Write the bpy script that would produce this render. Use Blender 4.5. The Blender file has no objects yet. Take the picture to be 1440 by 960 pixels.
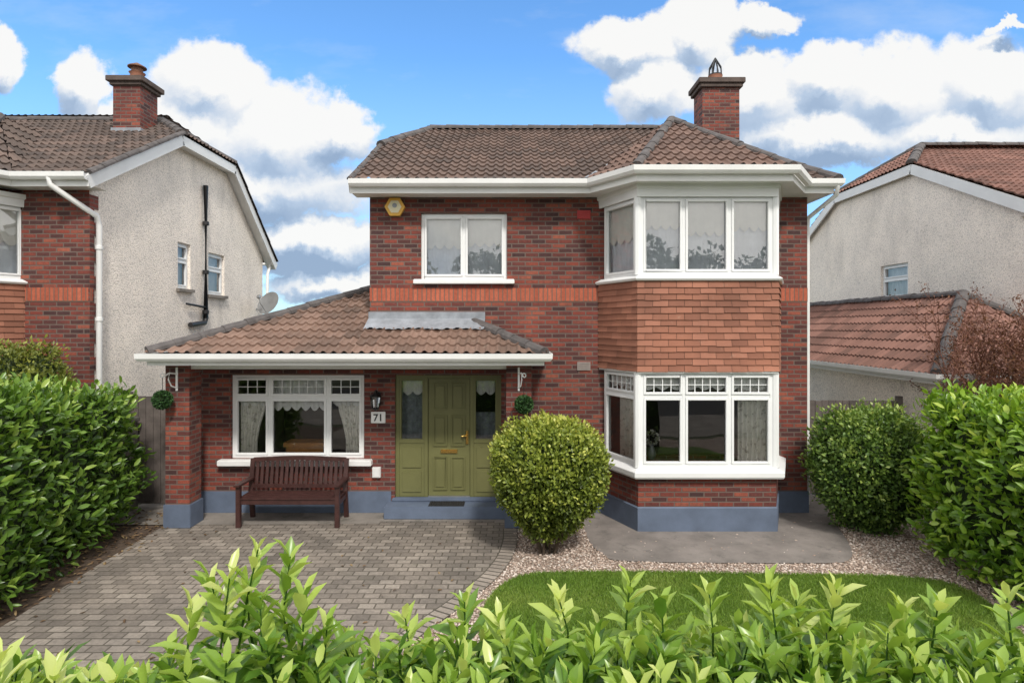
import bpy, bmesh, math, random
import numpy as np
from mathutils import Vector as V, Matrix, noise
random.seed(7); rng = np.random.default_rng(7)
S = bpy.context.scene; COL = S.collection
R = math.radians

# ------------------------------------------------------------------ materials
def newmat(name):
    m = bpy.data.materials.new(name); m.use_nodes = True
    nt = m.node_tree
    return m, nt, nt.nodes['Principled BSDF']
def nd(nt, typ, ins=None, **kw):
    n = nt.nodes.new(typ)
    for k, v in kw.items(): setattr(n, k, v)
    for k, v in (ins or {}).items():
        if hasattr(v, 'is_output'): nt.links.new(v, n.inputs[k])
        else: n.inputs[k].default_value = v
    return n
def c4(c): return (c[0], c[1], c[2], 1)
def ramp(nt, fac, stops, interp='LINEAR'):
    n = nt.nodes.new('ShaderNodeValToRGB'); n.color_ramp.interpolation = interp
    e = n.color_ramp.elements
    while len(e) < len(stops): e.new(0.5)
    for i, (p, c) in enumerate(stops): e[i].position = p; e[i].color = c4(c)
    nt.links.new(fac, n.inputs[0]); return n.outputs[0]
def mixc(nt, f, a, b, mode='MIX'):
    n = nd(nt, 'ShaderNodeMixRGB', blend_type=mode)
    for k, v in zip((0, 1, 2), (f, a, b)):
        if hasattr(v, 'is_output'): nt.links.new(v, n.inputs[k])
        else: n.inputs[k].default_value = v if k == 0 else c4(v)
    return n.outputs[0]
def math_(nt, op, a, b=None, c=None, clamp=False):
    n = nd(nt, 'ShaderNodeMath', operation=op, use_clamp=clamp)
    for k, v in enumerate((a, b, c)):
        if v is None: continue
        if hasattr(v, 'is_output'): nt.links.new(v, n.inputs[k])
        else: n.inputs[k].default_value = v
    return n.outputs[0]
def objco(nt): return nd(nt, 'ShaderNodeTexCoord').outputs['Object']
def uvco(nt): return nd(nt, 'ShaderNodeTexCoord').outputs['UV']
def noisef(nt, vec, scale, detail=4, rough=.6):
    return nd(nt, 'ShaderNodeTexNoise', {'Vector': vec, 'Scale': scale, 'Detail': detail, 'Roughness': rough}).outputs['Fac']
def bumpn(nt, b, h, strength=.5, dist=.01):
    n = nd(nt, 'ShaderNodeBump', {'Height': h, 'Strength': strength, 'Distance': dist})
    nt.links.new(n.outputs[0], b.inputs['Normal'])
def plain(name, col, rough=.6, var=.2, scale=3, bump=0, bscale=40, metal=0, dirt=None):
    m, nt, b = newmat(name); co = objco(nt)
    f = noisef(nt, co, scale, 5)
    lo = [x*(1-var) for x in col]; hi = [min(1, x*(1+var)) for x in col]
    c = ramp(nt, f, [(.3, lo), (.7, hi)])
    if dirt:
        f2 = noisef(nt, co, dirt[1], 7, .7)
        c = mixc(nt, ramp(nt, f2, [(dirt[2], (0, 0, 0)), (dirt[2]+.15, (1, 1, 1))]), c, dirt[0])
    nt.links.new(c, b.inputs['Base Color'])
    b.inputs['Roughness'].default_value = rough; b.inputs['Metallic'].default_value = metal
    if bump: bumpn(nt, b, noisef(nt, co, bscale, 5), bump)
    return m
def brickmat(name, stops, mortar, bw, bh, ms=.011, rot=False, bump=.7, rough=.85, stain=.35, offset=.5, moss=None, tint=None):
    m, nt, b = newmat(name); uv = uvco(nt)
    if rot: uv = nd(nt, 'ShaderNodeMapping', {'Vector': uv, 'Rotation': (0, 0, math.pi/2)}).outputs[0]
    jit = nd(nt, 'ShaderNodeTexNoise', {'Vector': uv, 'Scale': 9.0, 'Detail': 2}).outputs['Color']
    j2 = nd(nt, 'ShaderNodeVectorMath', {0: jit, 1: (.008, .008, 0)}, operation='MULTIPLY').outputs[0]
    uv2 = nd(nt, 'ShaderNodeVectorMath', {0: uv, 1: j2}, operation='ADD').outputs[0]
    br = nd(nt, 'ShaderNodeTexBrick', {'Vector': uv2, 'Color1': (0, 0, 0, 1), 'Color2': (1, 1, 1, 1), 'Mortar': (.5, .5, .5, 1), 'Scale': 1.0,
            'Mortar Size': ms, 'Mortar Smooth': .25, 'Brick Width': bw, 'Row Height': bh}, offset=offset)
    c = ramp(nt, br.outputs['Color'], stops)
    n1 = noisef(nt, uv, 22, 5, .7); n2 = noisef(nt, uv, .9, 5, .6)
    if tint: c = mixc(nt, ramp(nt, noisef(nt, uv, tint[1], 5, .65), [(.48, (0, 0, 0)), (.66, (.6, .6, .6))]), c, tint[0])
    c = mixc(nt, .5, c, ramp(nt, n1, [(.25, (.35, .35, .35)), (.75, (1.5, 1.5, 1.5))]), 'MULTIPLY')
    c = mixc(nt, br.outputs['Fac'], c, mortar)
    c = mixc(nt, stain, c, ramp(nt, n2, [(.3, (.45, .45, .45)), (.7, (1.35, 1.3, 1.25))]), 'MULTIPLY')
    if moss:
        n3 = noisef(nt, uv, moss[1], 8, .7)
        c = mixc(nt, ramp(nt, n3, [(moss[2], (0, 0, 0)), (moss[2]+.2, (.75, .75, .75))]), c, moss[0])
    nt.links.new(c, b.inputs['Base Color']); b.inputs['Roughness'].default_value = rough
    h = math_(nt, 'SUBTRACT', 1.0, br.outputs['Fac'])
    h = math_(nt, 'MULTIPLY_ADD', n1, .35, h)
    bumpn(nt, b, h, bump, .012)
    return m
def tilemat(name, stops, lichen=(.33, .31, .26), la=.62, rough=.85, pat=.35):
    m, nt, b = newmat(name); uv = uvco(nt); co = objco(nt)
    fl = nd(nt, 'ShaderNodeVectorMath', {0: uv}, operation='FLOOR').outputs[0]
    wn = nd(nt, 'ShaderNodeTexWhiteNoise', {'Vector': fl}, noise_dimensions='2D').outputs['Value']
    c = ramp(nt, wn, stops)
    n1 = noisef(nt, co, 14, 6, .75); n2 = noisef(nt, co, 1.3, 3); n3 = noisef(nt, co, 55, 4, .7)
    c = mixc(nt, pat, c, ramp(nt, n2, [(.3, (.5, .5, .5)), (.7, (1.4, 1.35, 1.3))]), 'MULTIPLY')
    c = mixc(nt, ramp(nt, n1, [(la, (0, 0, 0)), (la+.16, (.7, .7, .7))]), c, lichen)
    c = mixc(nt, ramp(nt, n3, [(.60, (0, 0, 0)), (.74, (.5, .5, .5))]), c, (.035, .025, .022))
    nt.links.new(c, b.inputs['Base Color']); b.inputs['Roughness'].default_value = rough
    bumpn(nt, b, n3, .35, .006)
    return m
def leafmat(name, stops, trans=.3, rough=.42):
    m, nt, b = newmat(name)
    a = nd(nt, 'ShaderNodeAttribute', attribute_name='rnd').outputs['Fac']
    c = ramp(nt, a, stops)
    nt.links.new(c, b.inputs['Base Color']); b.inputs['Roughness'].default_value = rough
    t = nd(nt, 'ShaderNodeBsdfTranslucent'); nt.links.new(mixc(nt, 1, c, (1.25, 1.25, .6), 'MULTIPLY'), t.inputs[0])
    mx = nd(nt, 'ShaderNodeMixShader', {0: trans, 1: b.outputs[0], 2: t.outputs[0]})
    nt.links.new(mx.outputs[0], nt.nodes['Material Output'].inputs[0])
    return m
def glassmat(name, base=.07, tint=(.97, .98, .98)):
    m, nt, b = newmat(name); nt.nodes.remove(b)
    fr = nd(nt, 'ShaderNodeFresnel', {'IOR': 1.52}).outputs[0]
    f = math_(nt, 'MULTIPLY_ADD', fr, 1.3, base, True)
    wav = noisef(nt, objco(nt), 1.7, 1)
    bm_ = nd(nt, 'ShaderNodeBump', {'Height': wav, 'Strength': .12, 'Distance': .02})
    g = nd(nt, 'ShaderNodeBsdfGlossy', {'Roughness': .0, 'Normal': bm_.outputs[0]}); t = nd(nt, 'ShaderNodeBsdfTransparent', {0: c4(tint)})
    mx = nd(nt, 'ShaderNodeMixShader', {0: f, 1: t.outputs[0], 2: g.outputs[0]})
    nt.links.new(mx.outputs[0], nt.nodes['Material Output'].inputs[0])
    return m
def pebblemat(name, col, streak):
    m, nt, b = newmat(name); co = objco(nt)
    st = nd(nt, 'ShaderNodeMapping', {'Vector': co, 'Scale': (1.5, 1.5, .6)}).outputs[0]
    n1 = noisef(nt, st, 1.0, 7, .66); n2 = noisef(nt, co, 45, 3, .7); n4 = noisef(nt, co, 1.6, 5, .6)
    c = ramp(nt, n1, [(.48, col), (.62, [x*.88 for x in col]), (.76, streak)])
    vo = nd(nt, 'ShaderNodeTexVoronoi', {'Vector': co, 'Scale': 42.0})
    c = mixc(nt, .5, c, ramp(nt, vo.outputs['Distance'], [(.3, (1.2, 1.2, 1.2)), (.85, (.5, .5, .5))]), 'MULTIPLY')
    c = mixc(nt, .5, c, ramp(nt, n2, [(.3, (.65, .65, .65)), (.7, (1.4, 1.4, 1.4))]), 'MULTIPLY')
    c = mixc(nt, .25, c, ramp(nt, n4, [(.35, (.75, .75, .77)), (.65, (1.2, 1.18, 1.15))]), 'MULTIPLY')
    nt.links.new(c, b.inputs['Base Color']); b.inputs['Roughness'].default_value = .95
    bumpn(nt, b, math_(nt, 'SUBTRACT', 1.0, vo.outputs['Distance']), .6, .012)
    return m

BR = [(0, (.055, .025, .025)), (.2, (.105, .033, .029)), (.42, (.175, .042, .031)), (.75, (.245, .052, .034)), (1, (.32, .092, .056))]
M = {}
M['brick'] = brickmat('multi_red_brick', BR, (.15, .11, .094), .225, .075, tint=((.085, .035, .036), 2.3))
M['soldier'] = brickmat('orange_soldier_brick', [(0, (.37, .088, .047)), (1, (.48, .13, .072))], (.2, .115, .085), .235, .075, .010, rot=True, stain=.2, offset=0)
M['pebble'] = pebblemat('pebbledash', (.90, .825, .745), (.60, .555, .51))
M['render'] = plain('light_render', (.5, .47, .44), .95, .15, 1.5, .5, 60)
M['upvc'] = plain('white_upvc', (.82, .83, .83), .35, .03, 2)
M['fascia'] = plain('white_fascia', (.78, .78, .77), .45, .06, 2, dirt=((.55, .54, .50), 5, .68))
M['plinth'] = plain('blue_grey_plinth', (.115, .148, .215), .7, .16, 3, .2, 60, dirt=((.19, .19, .19), 6, .66))
M['tile_main'] = tilemat('brown_roof_tile', [(0, (.092, .066, .055)), (.5, (.125, .084, .068)), (1, (.165, .11, .088))], (.25, .22, .19), .66)
M['tile_bay'] = tilemat('pinkish_brown_bay_tile', [(0, (.115, .073, .06)), (.5, (.155, .096, .076)), (1, (.195, .123, .098))], (.28, .24, .21), .64)
M['tile_porch'] = tilemat('terracotta_porch_tile', [(0, (.145, .095, .073)), (.5, (.195, .122, .092)), (1, (.25, .16, .123))], (.40, .36, .30), .58)
M['tile_left'] = tilemat('dark_weathered_tile', [(0, (.078, .06, .053)), (.5, (.112, .083, .07)), (1, (.155, .11, .092))])
M['tile_right'] = tilemat('red_roof_tile', [(0, (.155, .082, .064)), (.5, (.21, .107, .083)), (1, (.265, .14, .11))], la=.65)
M['ridge'] = plain('grey_ridge_tile', (.095, .085, .083), .85, .35, 6, .4, 40, dirt=((.2, .19, .17), 12, .62))
M['hung'] = tilemat('hung_clay_tile', [(0, (.235, .098, .063)), (.5, (.30, .125, .079)), (1, (.37, .16, .105))], (.40, .27, .20), .60, pat=.45)
M['lead'] = plain('lead_flashing', (.27, .29, .32), .55, .25, 5, .3, 12)
M['door'] = plain('olive_green_paint', (.155, .155, .06), .42, .08, 3)
M['glass'] = glassmat('window_glass', .04)
M['glass2'] = glassmat('upper_window_glass', .17)
M['blind'] = plain('cream_blind', (.9, .885, .83), .9, .05, 6, .2, 30)
M['net'] = plain('net_curtain', (.80, .84, .90), .9, .12, 4, .2, 30)
M['dimnet'] = plain('obscured_glass', (.20, .23, .25), .5, .4, 9, .5, 25)
M['lace'] = plain('white_lace', (.84, .84, .82), .9, .08, 20, .3, 80)
M['curtain'] = plain('floral_curtain', (.80, .78, .72), .9, .1, 9, .2, 30, dirt=((.27, .25, .19), 12, .53))
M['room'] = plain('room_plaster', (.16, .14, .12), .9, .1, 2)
M['bench'] = plain('dark_brown_painted_wood', (.058, .024, .021), .42, .3, 9, .3, 50)
M['wood'] = plain('orange_wood', (.5, .22, .055), .5, .25, 6)
M['fence'] = plain('weathered_timber', (.12, .10, .09), .85, .35, 5, .5, 40)
M['blockwall'] = brickmat('grey_block_wall', [(0, (.13, .12, .11)), (1, (.2, .19, .17))], (.1, .095, .09), .44, .215, .012)
M['black'] = plain('black_iron', (.012, .012, .013), .4, .2, 8)
M['pipe'] = plain('black_pipe', (.02, .02, .022), .4, .2, 4)
M['brass'] = plain('polished_brass', (.72, .48, .14), .25, .1, 9, metal=1)
M['metal'] = plain('grey_metal', (.32, .33, .34), .4, .15, 4, metal=.6)
M['copper'] = plain('rusty_cowl', (.16, .07, .035), .6, .3, 8)
M['cap'] = plain('dark_chimney_cap', (.10, .075, .065), .9, .3, 6, .4, 30)
M['clay'] = plain('clay_pot', (.30, .13, .08), .8, .2, 8)
M['white'] = plain('white_paint', (.82, .82, .81), .5, .05, 6)
M['yellow'] = plain('yellow_plastic', (.75, .42, .06), .4, .06, 6)
M['cream'] = plain('cream_plastic', (.78, .72, .5), .4, .06, 6)
M['redvent'] = plain('red_vent', (.38, .018, .016), .5, .1, 8)
M['greyvent'] = plain('grey_vent', (.28, .24, .22), .7, .15, 8)
M['rubber'] = plain('black_rubber', (.018, .018, .018), .8, .3, 30, .5, 90)
M['concrete'] = plain('worn_concrete', (.24, .215, .19), .9, .3, 1.4, .4, 45, dirt=((.14, .13, .11), 3.2, .52))
M['tarmac'] = plain('tarmac_apron', (.22, .195, .178), .95, .25, 2.2, .8, 90, dirt=((.13, .12, .108), 4, .55))
M['asphalt'] = plain('asphalt', (.05, .05, .052), .95, .25, 2, .6, 90)
M['soil'] = plain('leafy_soil', (.085, .058, .04), .95, .5, 12, 1, 35)
M['turf'] = plain('turf', (.09, .155, .024), .95, .4, 2.5, .8, 60, dirt=((.13, .145, .03), 4, .6))
M['ground'] = plain('rough_ground', (.07, .085, .04), .95, .35, .5, .4, 20)
M['bark'] = plain('bark', (.09, .065, .045), .9, .35, 15, .5, 50)
M['twig'] = plain('brown_twig', (.19, .08, .055), .85, .3, 12)
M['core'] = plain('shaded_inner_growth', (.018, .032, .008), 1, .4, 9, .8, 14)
M['paving'] = brickmat('grey_block_paving', [(0, (.185, .16, .138)), (.35, (.23, .2, .172)), (.7, (.27, .235, .203)), (1, (.335, .295, .255))], (.115, .10, .08), .19, .125, .010, bump=.6, stain=.6, moss=((.15, .14, .10), 2.6, .60))
M['kerbset'] = brickmat('grey_edging_setts', [(0, (.25, .215, .185)), (1, (.37, .32, .275))], (.09, .08, .062), .11, .22, .013, bump=.9, stain=.3, offset=0)
m_, nt_, b_ = newmat('pink_gravel'); co_ = objco(nt_)
vo = nd(nt_, 'ShaderNodeTexVoronoi', {'Vector': co_, 'Scale': 42.0})
GS = [(0, (.25, .18, .14)), (.4, (.45, .34, .275)), (.75, (.60, .49, .415)), (1, (.72, .65, .59))]
cc = ramp(nt_, nd(nt_, 'ShaderNodeSeparateColor', {0: vo.outputs['Color']}).outputs[0], GS)
cc = mixc(nt_, .9, cc, ramp(nt_, vo.outputs['Distance'], [(.3, (1, 1, 1)), (.75, (.4, .38, .35))]), 'MULTIPLY')
nt_.links.new(cc, b_.inputs['Base Color']); b_.inputs['Roughness'].default_value = .85
bumpn(nt_, b_, math_(nt_, 'SUBTRACT', 1.0, vo.outputs['Distance']), 1, .02); M['gravel'] = m_
m_, nt_, b_ = newmat('gravel_stone')
a_ = nd(nt_, 'ShaderNodeAttribute', attribute_name='rnd').outputs['Fac']
nt_.links.new(ramp(nt_, a_, GS), b_.inputs['Base Color']); b_.inputs['Roughness'].default_value = .8
M['stone'] = m_
M['leaf_front'] = leafmat('young_laurel_leaf', [(0, (.045, .115, .018)), (.3, (.13, .26, .035)), (.6, (.28, .43, .07)), (.85, (.45, .57, .13)), (1, (.62, .68, .25))], .36, .29)
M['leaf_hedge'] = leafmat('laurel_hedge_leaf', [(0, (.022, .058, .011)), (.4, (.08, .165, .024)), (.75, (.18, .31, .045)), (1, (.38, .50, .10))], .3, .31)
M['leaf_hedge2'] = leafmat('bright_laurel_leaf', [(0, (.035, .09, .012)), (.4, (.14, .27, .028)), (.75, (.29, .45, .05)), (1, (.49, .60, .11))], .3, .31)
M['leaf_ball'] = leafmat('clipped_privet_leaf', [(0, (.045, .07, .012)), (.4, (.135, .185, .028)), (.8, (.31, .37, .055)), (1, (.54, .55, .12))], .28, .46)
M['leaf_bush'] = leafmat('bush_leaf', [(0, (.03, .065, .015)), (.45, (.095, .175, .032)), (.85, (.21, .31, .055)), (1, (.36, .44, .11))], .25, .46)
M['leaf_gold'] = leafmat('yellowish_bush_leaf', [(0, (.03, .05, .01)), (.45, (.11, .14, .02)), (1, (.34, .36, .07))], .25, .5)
M['leaf_brown'] = leafmat('brown_leaf', [(0, (.08, .03, .02)), (1, (.24, .11, .06))], .2, .6)
M['leaf_tree'] = leafmat('street_tree_leaf', [(0, (.015, .03, .01)), (1, (.08, .12, .03))], .2, .6)
M['litter'] = leafmat('fallen_leaf', [(0, (.07, .04, .025)), (.6, (.20, .12, .06)), (1, (.36, .26, .13))], .1, .7)
M['moss'] = leafmat('moss_ball_leaf', [(0, (.01, .035, .012)), (1, (.06, .15, .035))], .1, .6)
M['blade'] = leafmat('grass_blade', [(0, (.07, .14, .018)), (.6, (.175, .30, .034)), (1, (.30, .39, .08))], .3, .6)

# ------------------------------------------------------------------ mesh helpers
class MB:
    def __init__(s, M=None): s.v = []; s.f = []; s.uv = []; s.M = M
    def add(s, pts, uv=None):
        i0 = len(s.v)
        for p in pts:
            p = V(p); s.v.append(s.M @ p if s.M else p)
        s.f.append(list(range(i0, i0+len(pts)))); s.uv.append(uv)
    def box(s, x0, x1, y0, y1, z0, z1):
        a = [(x0,y0,z0),(x1,y0,z0),(x1,y1,z0),(x0,y1,z0),(x0,y0,z1),(x1,y0,z1),(x1,y1,z1),(x0,y1,z1)]
        for q in ((0,3,2,1),(4,5,6,7),(0,1,5,4),(1,2,6,5),(2,3,7,6),(3,0,4,7)): s.add([a[k] for k in q])
        return s
    def bar(s, p, q, w, h, up=(0,0,1)):
        p = V(p); q = V(q); d = (q-p).normalized(); u = V(up)
        sd = d.cross(u)
        if sd.length < 1e-4: sd = d.cross(V((1,0,0)))
        sd.normalize(); u = sd.cross(d).normalized()
        c = [(sd*(-w/2)+u*(-h/2)),(sd*(w/2)+u*(-h/2)),(sd*(w/2)+u*(h/2)),(sd*(-w/2)+u*(h/2))]
        A = [p+k for k in c]; B = [q+k for k in c]
        s.add(A[::-1]); s.add(B)
        for i in range(4): s.add([A[i], A[(i+1)%4], B[(i+1)%4], B[i]])
        return s
    def tube(s, pts, r, n=8, r1=None, cap=True):
        pts = [V(p) for p in pts]; rings = []
        for i, p in enumerate(pts):
            d = (pts[min(i+1,len(pts)-1)]-pts[max(i-1,0)]).normalized()
            a = d.cross(V((0,0,1)))
            if a.length < 1e-3: a = d.cross(V((0,1,0)))
            a.normalize(); b = a.cross(d)
            rr = r if r1 is None else r+(r1-r)*i/(len(pts)-1)
            rings.append([p+a*math.cos(2*math.pi*k/n)*rr+b*math.sin(2*math.pi*k/n)*rr for k in range(n)])
        for A, B in zip(rings, rings[1:]):
            for k in range(n): s.add([A[k], A[(k+1)%n], B[(k+1)%n], B[k]])
        if cap: s.add(rings[0][::-1]); s.add(rings[-1])
        return s
    def lathe(s, c, prof, n=16):
        c = V(c)
        rings = [[c+V((r*math.cos(2*math.pi*k/n), r*math.sin(2*math.pi*k/n), z)) for k in range(n)] for r, z in prof]
        for A, B in zip(rings, rings[1:]):
            for k in range(n): s.add([A[k], A[(k+1)%n], B[(k+1)%n], B[k]])
        return s
    def build(s, name, mat, parent=None, smooth=False, bevel=0):
        me = bpy.data.meshes.new(name)
        me.from_pydata([tuple(p) for p in s.v], [], s.f)
        ul = me.uv_layers.new(name='UVMap'); me.update()
        for pi, p in enumerate(me.polygons):
            u = s.uv[pi]
            if u is not None:
                for li, c in zip(p.loop_indices, u): ul.data[li].uv = c
                continue
            n = p.normal
            if abs(n.z) > .9: t = V((1,0,0)); b = V((0,1,0))
            else:
                t = V((0,0,1)).cross(n).normalized()
                if abs(t.x) > .7 and t.x < 0 or abs(t.x) <= .7 and t.y < 0: t = -t
                b = V((0,0,1)) if abs(n.z) < .3 else n.cross(t)
            for li in p.loop_indices:
                co = me.vertices[me.loops[li].vertex_index].co
                ul.data[li].uv = (co.dot(t), co.dot(b))
        if smooth or bevel:
            bm = bmesh.new(); bm.from_mesh(me)
            bmesh.ops.remove_doubles(bm, verts=bm.verts, dist=2e-4)
            if bevel:
                bmesh.ops.recalc_face_normals(bm, faces=bm.faces)
                es = [e for e in bm.edges if len(e.link_faces) == 2 and e.calc_face_angle(0) > .5]
                bmesh.ops.bevel(bm, geom=es, offset=bevel, segments=2, affect='EDGES', clamp_overlap=True)
            bm.to_mesh(me); bm.free()
        if smooth:
            me.polygons.foreach_set('use_smooth', [True]*len(me.polygons))
            me.set_sharp_from_angle(angle=R(45))
        me.materials.append(mat)
        return link(name, me, parent)
def link(name, me, parent=None):
    o = bpy.data.objects.new(name, me); COL.objects.link(o)
    if parent is not None:
        o.parent = parent
        if parent.type == 'EMPTY': o.matrix_parent_inverse = Matrix.Translation(-parent.location)
    return o
def thing(name, label, cat, loc=(0,0,0), group=None):
    o = bpy.data.objects.new(name, None); COL.objects.link(o); o.location = loc; o.empty_display_size = .2
    return tag(o, label, cat, group)
def tag(o, label, cat, group=None):
    o['label'] = label; o['category'] = cat
    if group: o['group'] = group
    return o
def struct(o, label=None, cat=None):
    o['kind'] = 'structure'
    if label: o['label'] = label; o['category'] = cat
    return o
def stuff(o, label=None, cat=None):
    o['kind'] = 'stuff'
    if label: o['label'] = label; o['category'] = cat
    return o

def wall(mb, o, ud, L, z0, z1, holes=(), rev=.12):
    o = V((o[0], o[1], 0)); ud = V((ud[0], ud[1], 0)).normalized(); n = V((ud.y, -ud.x, 0))
    us = sorted({0, L, *[h[0] for h in holes], *[h[1] for h in holes]})
    zs = sorted({z0, z1, *[h[2] for h in holes], *[h[3] for h in holes]})
    P = lambda u, z, d=0: o+ud*u-n*d+V((0,0,z))
    for a, b in zip(us, us[1:]):
        for c, d in zip(zs, zs[1:]):
            cu, cz = (a+b)/2, (c+d)/2
            if any(h[0] < cu < h[1] and h[2] < cz < h[3] for h in holes): continue
            mb.add([P(a,c), P(b,c), P(b,d), P(a,d)])
    for a, b, c, d in holes:
        for (u0,w0),(u1,w1) in (((a,c),(b,c)),((b,c),(b,d)),((b,d),(a,d)),((a,d),(a,c))):
            mb.add([P(u0,w0), P(u1,w1), P(u1,w1,rev), P(u0,w0,rev)])
def offs(ch, d, wally=None):
    ch = [V((p[0], p[1])) for p in ch]; res = []
    ds = [(b-a).normalized() for a, b in zip(ch, ch[1:])]; ns = [V((t.y, -t.x)) for t in ds]
    for i, p in enumerate(ch):
        if i in (0, len(ch)-1):
            k = 0 if i == 0 else -1
            q = p+ns[k]*d
            if wally is not None and abs(ds[k].y) > .01: q = q+ds[k]*((wally-q.y)/ds[k].y)
        else:
            a, b = ns[i-1], ns[i]; q = p+(a+b)*d/(1+a.dot(b))
        res.append(q)
    return res
def sweep(mb, ch, prof, wally=None, close=False):
    rings = [[V((q.x, q.y, z)) for q in offs(ch, d, wally)] for d, z in prof]
    if close: rings.append(rings[0])
    for A, B in zip(rings, rings[1:]):
        for i in range(len(A)-1): mb.add([A[i], A[i+1], B[i+1], B[i]])
    for e in (0, -1):
        pts = [r[e] for r in rings[:len(prof)]]
        if close and len(pts) > 2: mb.add(pts)
def roof_panel(mb, poly, w=.155, gauge=.28, amp=.036, step=.03):
    tw = w*2
    poly = [V(p) for p in poly]
    e = (poly[1]-poly[0]).normalized()
    n = (poly[1]-poly[0]).cross(poly[-1]-poly[0]).normalized()
    if n.z < 0: n = -n
    up = n.cross(e)
    if up.z < 0: up = -up
    o = poly[0]
    uvp = [((p-o).dot(e), (p-o).dot(up)) for p in poly]
    u0, u1 = min(q[0] for q in uvp), max(q[0] for q in uvp); v0, v1 = min(q[1] for q in uvp), max(q[1] for q in uvp)
    sub = 8; nu = int((u1-u0)/w*sub)+2; k0 = 0 if v0 > -.01 else math.floor(v0/gauge)
    us = [u0+i*w/sub for i in range(nu+1)]
    hs = [amp*max(0, math.cos(2*math.pi*u/w)*.85+.15)**.75 for u in us]
    rows = []
    for k in range(k0, int(v1/gauge)+1):
        rows.append((k*gauge-.012 if k else (-.03 if k0 == 0 else -.012), step, k+.002)); rows.append(((k+1)*gauge-.012, 0, k+.998))
    bm = bmesh.new(); ul = bm.loops.layers.uv.new('UVMap'); grid = []
    for v, h, tv in rows:
        grid.append([bm.verts.new(o+e*u+up*v+n*(h+hh+.005+.009*noise.noise(V((u*2.1, v*3, o.x))))) for u, hh in zip(us, hs)])
    for r in range(len(rows)-1):
        for i in range(nu):
            f = bm.faces.new((grid[r][i], grid[r][i+1], grid[r+1][i+1], grid[r+1][i]))
            tv = (rows[r][2]+rows[r+1][2])/2 if r % 2 == 0 else rows[r+1][2]
            um = (us[i]+us[i+1])/2/tw
            for l in f.loops: l[ul].uv = (math.floor(um)+.5, math.floor(tv)+.5)
    c = sum(poly, V())/len(poly)
    for i in range(0 if k0 < 0 else 1, len(poly)):
        a, b = poly[i], poly[(i+1) % len(poly)]
        d = (b-a); pn = d.cross(n).normalized()
        if (c-a).dot(pn) > 0: pn = -pn
        bmesh.ops.bisect_plane(bm, geom=bm.verts[:]+bm.edges[:]+bm.faces[:], plane_co=a, plane_no=pn, clear_outer=True)
    for f in bm.faces: mb.add([v.co.copy() for v in f.verts], [tuple(l[ul].uv) for l in f.loops])
    bm.free()
def ridge_line(mb, p, q, r=.11, seg=.36):
    p = V(p); q = V(q); L = (q-p).length; d = (q-p)/L; k = max(1, round(L/seg))
    a = d.cross(V((0,0,1))).normalized(); b = a.cross(d)
    for i in range(k):
        j_ = b*random.uniform(-.008, .008)
        s0, s1 = p+d*(L*i/k)+j_, p+d*(L*(i+1)/k+.02)+j_
        A = []; B = []
        for j in range(7):
            t = math.pi*(j/6*1.1-.05)
            A.append(s0+a*math.cos(t)*r*1.06+b*(math.sin(t)*r*.8*1.06-.02)); B.append(s1+a*math.cos(t)*r*.95+b*(math.sin(t)*r*.75-.02))
        for j in range(6): mb.add([A[j], A[j+1], B[j+1], B[j]])
        mb.add(A)
lift = lambda p, z=.04: V(p)+V((0, 0, z))
def ridges(parent, name, lines, r=.11, mat='ridge'):
    for p, q in lines:
        mb = MB(); ridge_line(mb, lift(p), lift(q), r); mb.build(name, M[mat], parent)
def bars(parent, name, lines, w, h, mat, z=0):
    for p, q in lines: MB().bar(lift(p, z), lift(q, z), w, h).build(name, M[mat], parent)
def frameM(o, xd, inward):
    xd = V((xd[0], xd[1], 0)).normalized(); yd = V((inward[0], inward[1], 0)).normalized()
    m = Matrix.Identity(4)
    for i in range(3): m[i][0] = xd[i]; m[i][1] = yd[i]; m[i][2] = (0,0,1)[i]; m[i][3] = o[i]
    return m
def win(parent, Mx, W, H, cols, tz=None, bars=None, fw=.055, glass='glass', sash=True, label=None):
    f = MB(Mx); D0, D1 = 0, .07
    f.box(0, fw, D0, D1, 0, H); f.box(W-fw, W, D0, D1, 0, H)
    f.box(fw, W-fw, D0, D1, 0, fw); f.box(fw, W-fw, D0, D1, H-fw, H)
    xs = [0]+[c*W for c in cols]+[W]
    for x in xs[1:-1]: f.box(x-fw*.45, x+fw*.45, D0+.002, D1, fw, H-fw)
    lights = []
    for i in range(len(xs)-1):
        a = xs[i]+(fw if i == 0 else fw*.45); b = xs[i+1]-(fw if i == len(xs)-2 else fw*.45)
        if tz:
            f.box(a, b, D0+.004, D1, tz-.028, tz+.028)
            lights += [(a, b, fw, tz-.028, 0), (a, b, tz+.028, H-fw, 1)]
        else: lights.append((a, b, fw, H-fw, 0))
    s = .034; g = MB(Mx); gb = MB(Mx)
    for a, b, c, d, top in lights:
        y0, y1 = -.014, .04
        f.box(a, a+s, y0, y1, c, d); f.box(b-s, b, y0, y1, c, d); f.box(a+s, b-s, y0, y1, c, c+s); f.box(a+s, b-s, y0, y1, d-s, d)
        g.add([(a+s, .03, c+s), (b-s, .03, c+s), (b-s, .03, d-s), (a+s, .03, d-s)])
        if bars and top:
            nx = max(1, round((b-a)/bars))
            for k in range(1, nx): x = a+s+(b-a-2*s)*k/nx; gb.box(x-.006, x+.006, .02, .036, c+s, d-s)
            zc = (c+d)/2; gb.box(a+s, b-s, .022, .034, zc-.0055, zc+.0055)
    o = f.build('window', M['upvc'], parent, bevel=.005)
    if label: o['label'] = label
    g.build('pane', M[glass], o)
    if gb.f: gb.build('glazing_bars', M['upvc'], o)
    return o
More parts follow.
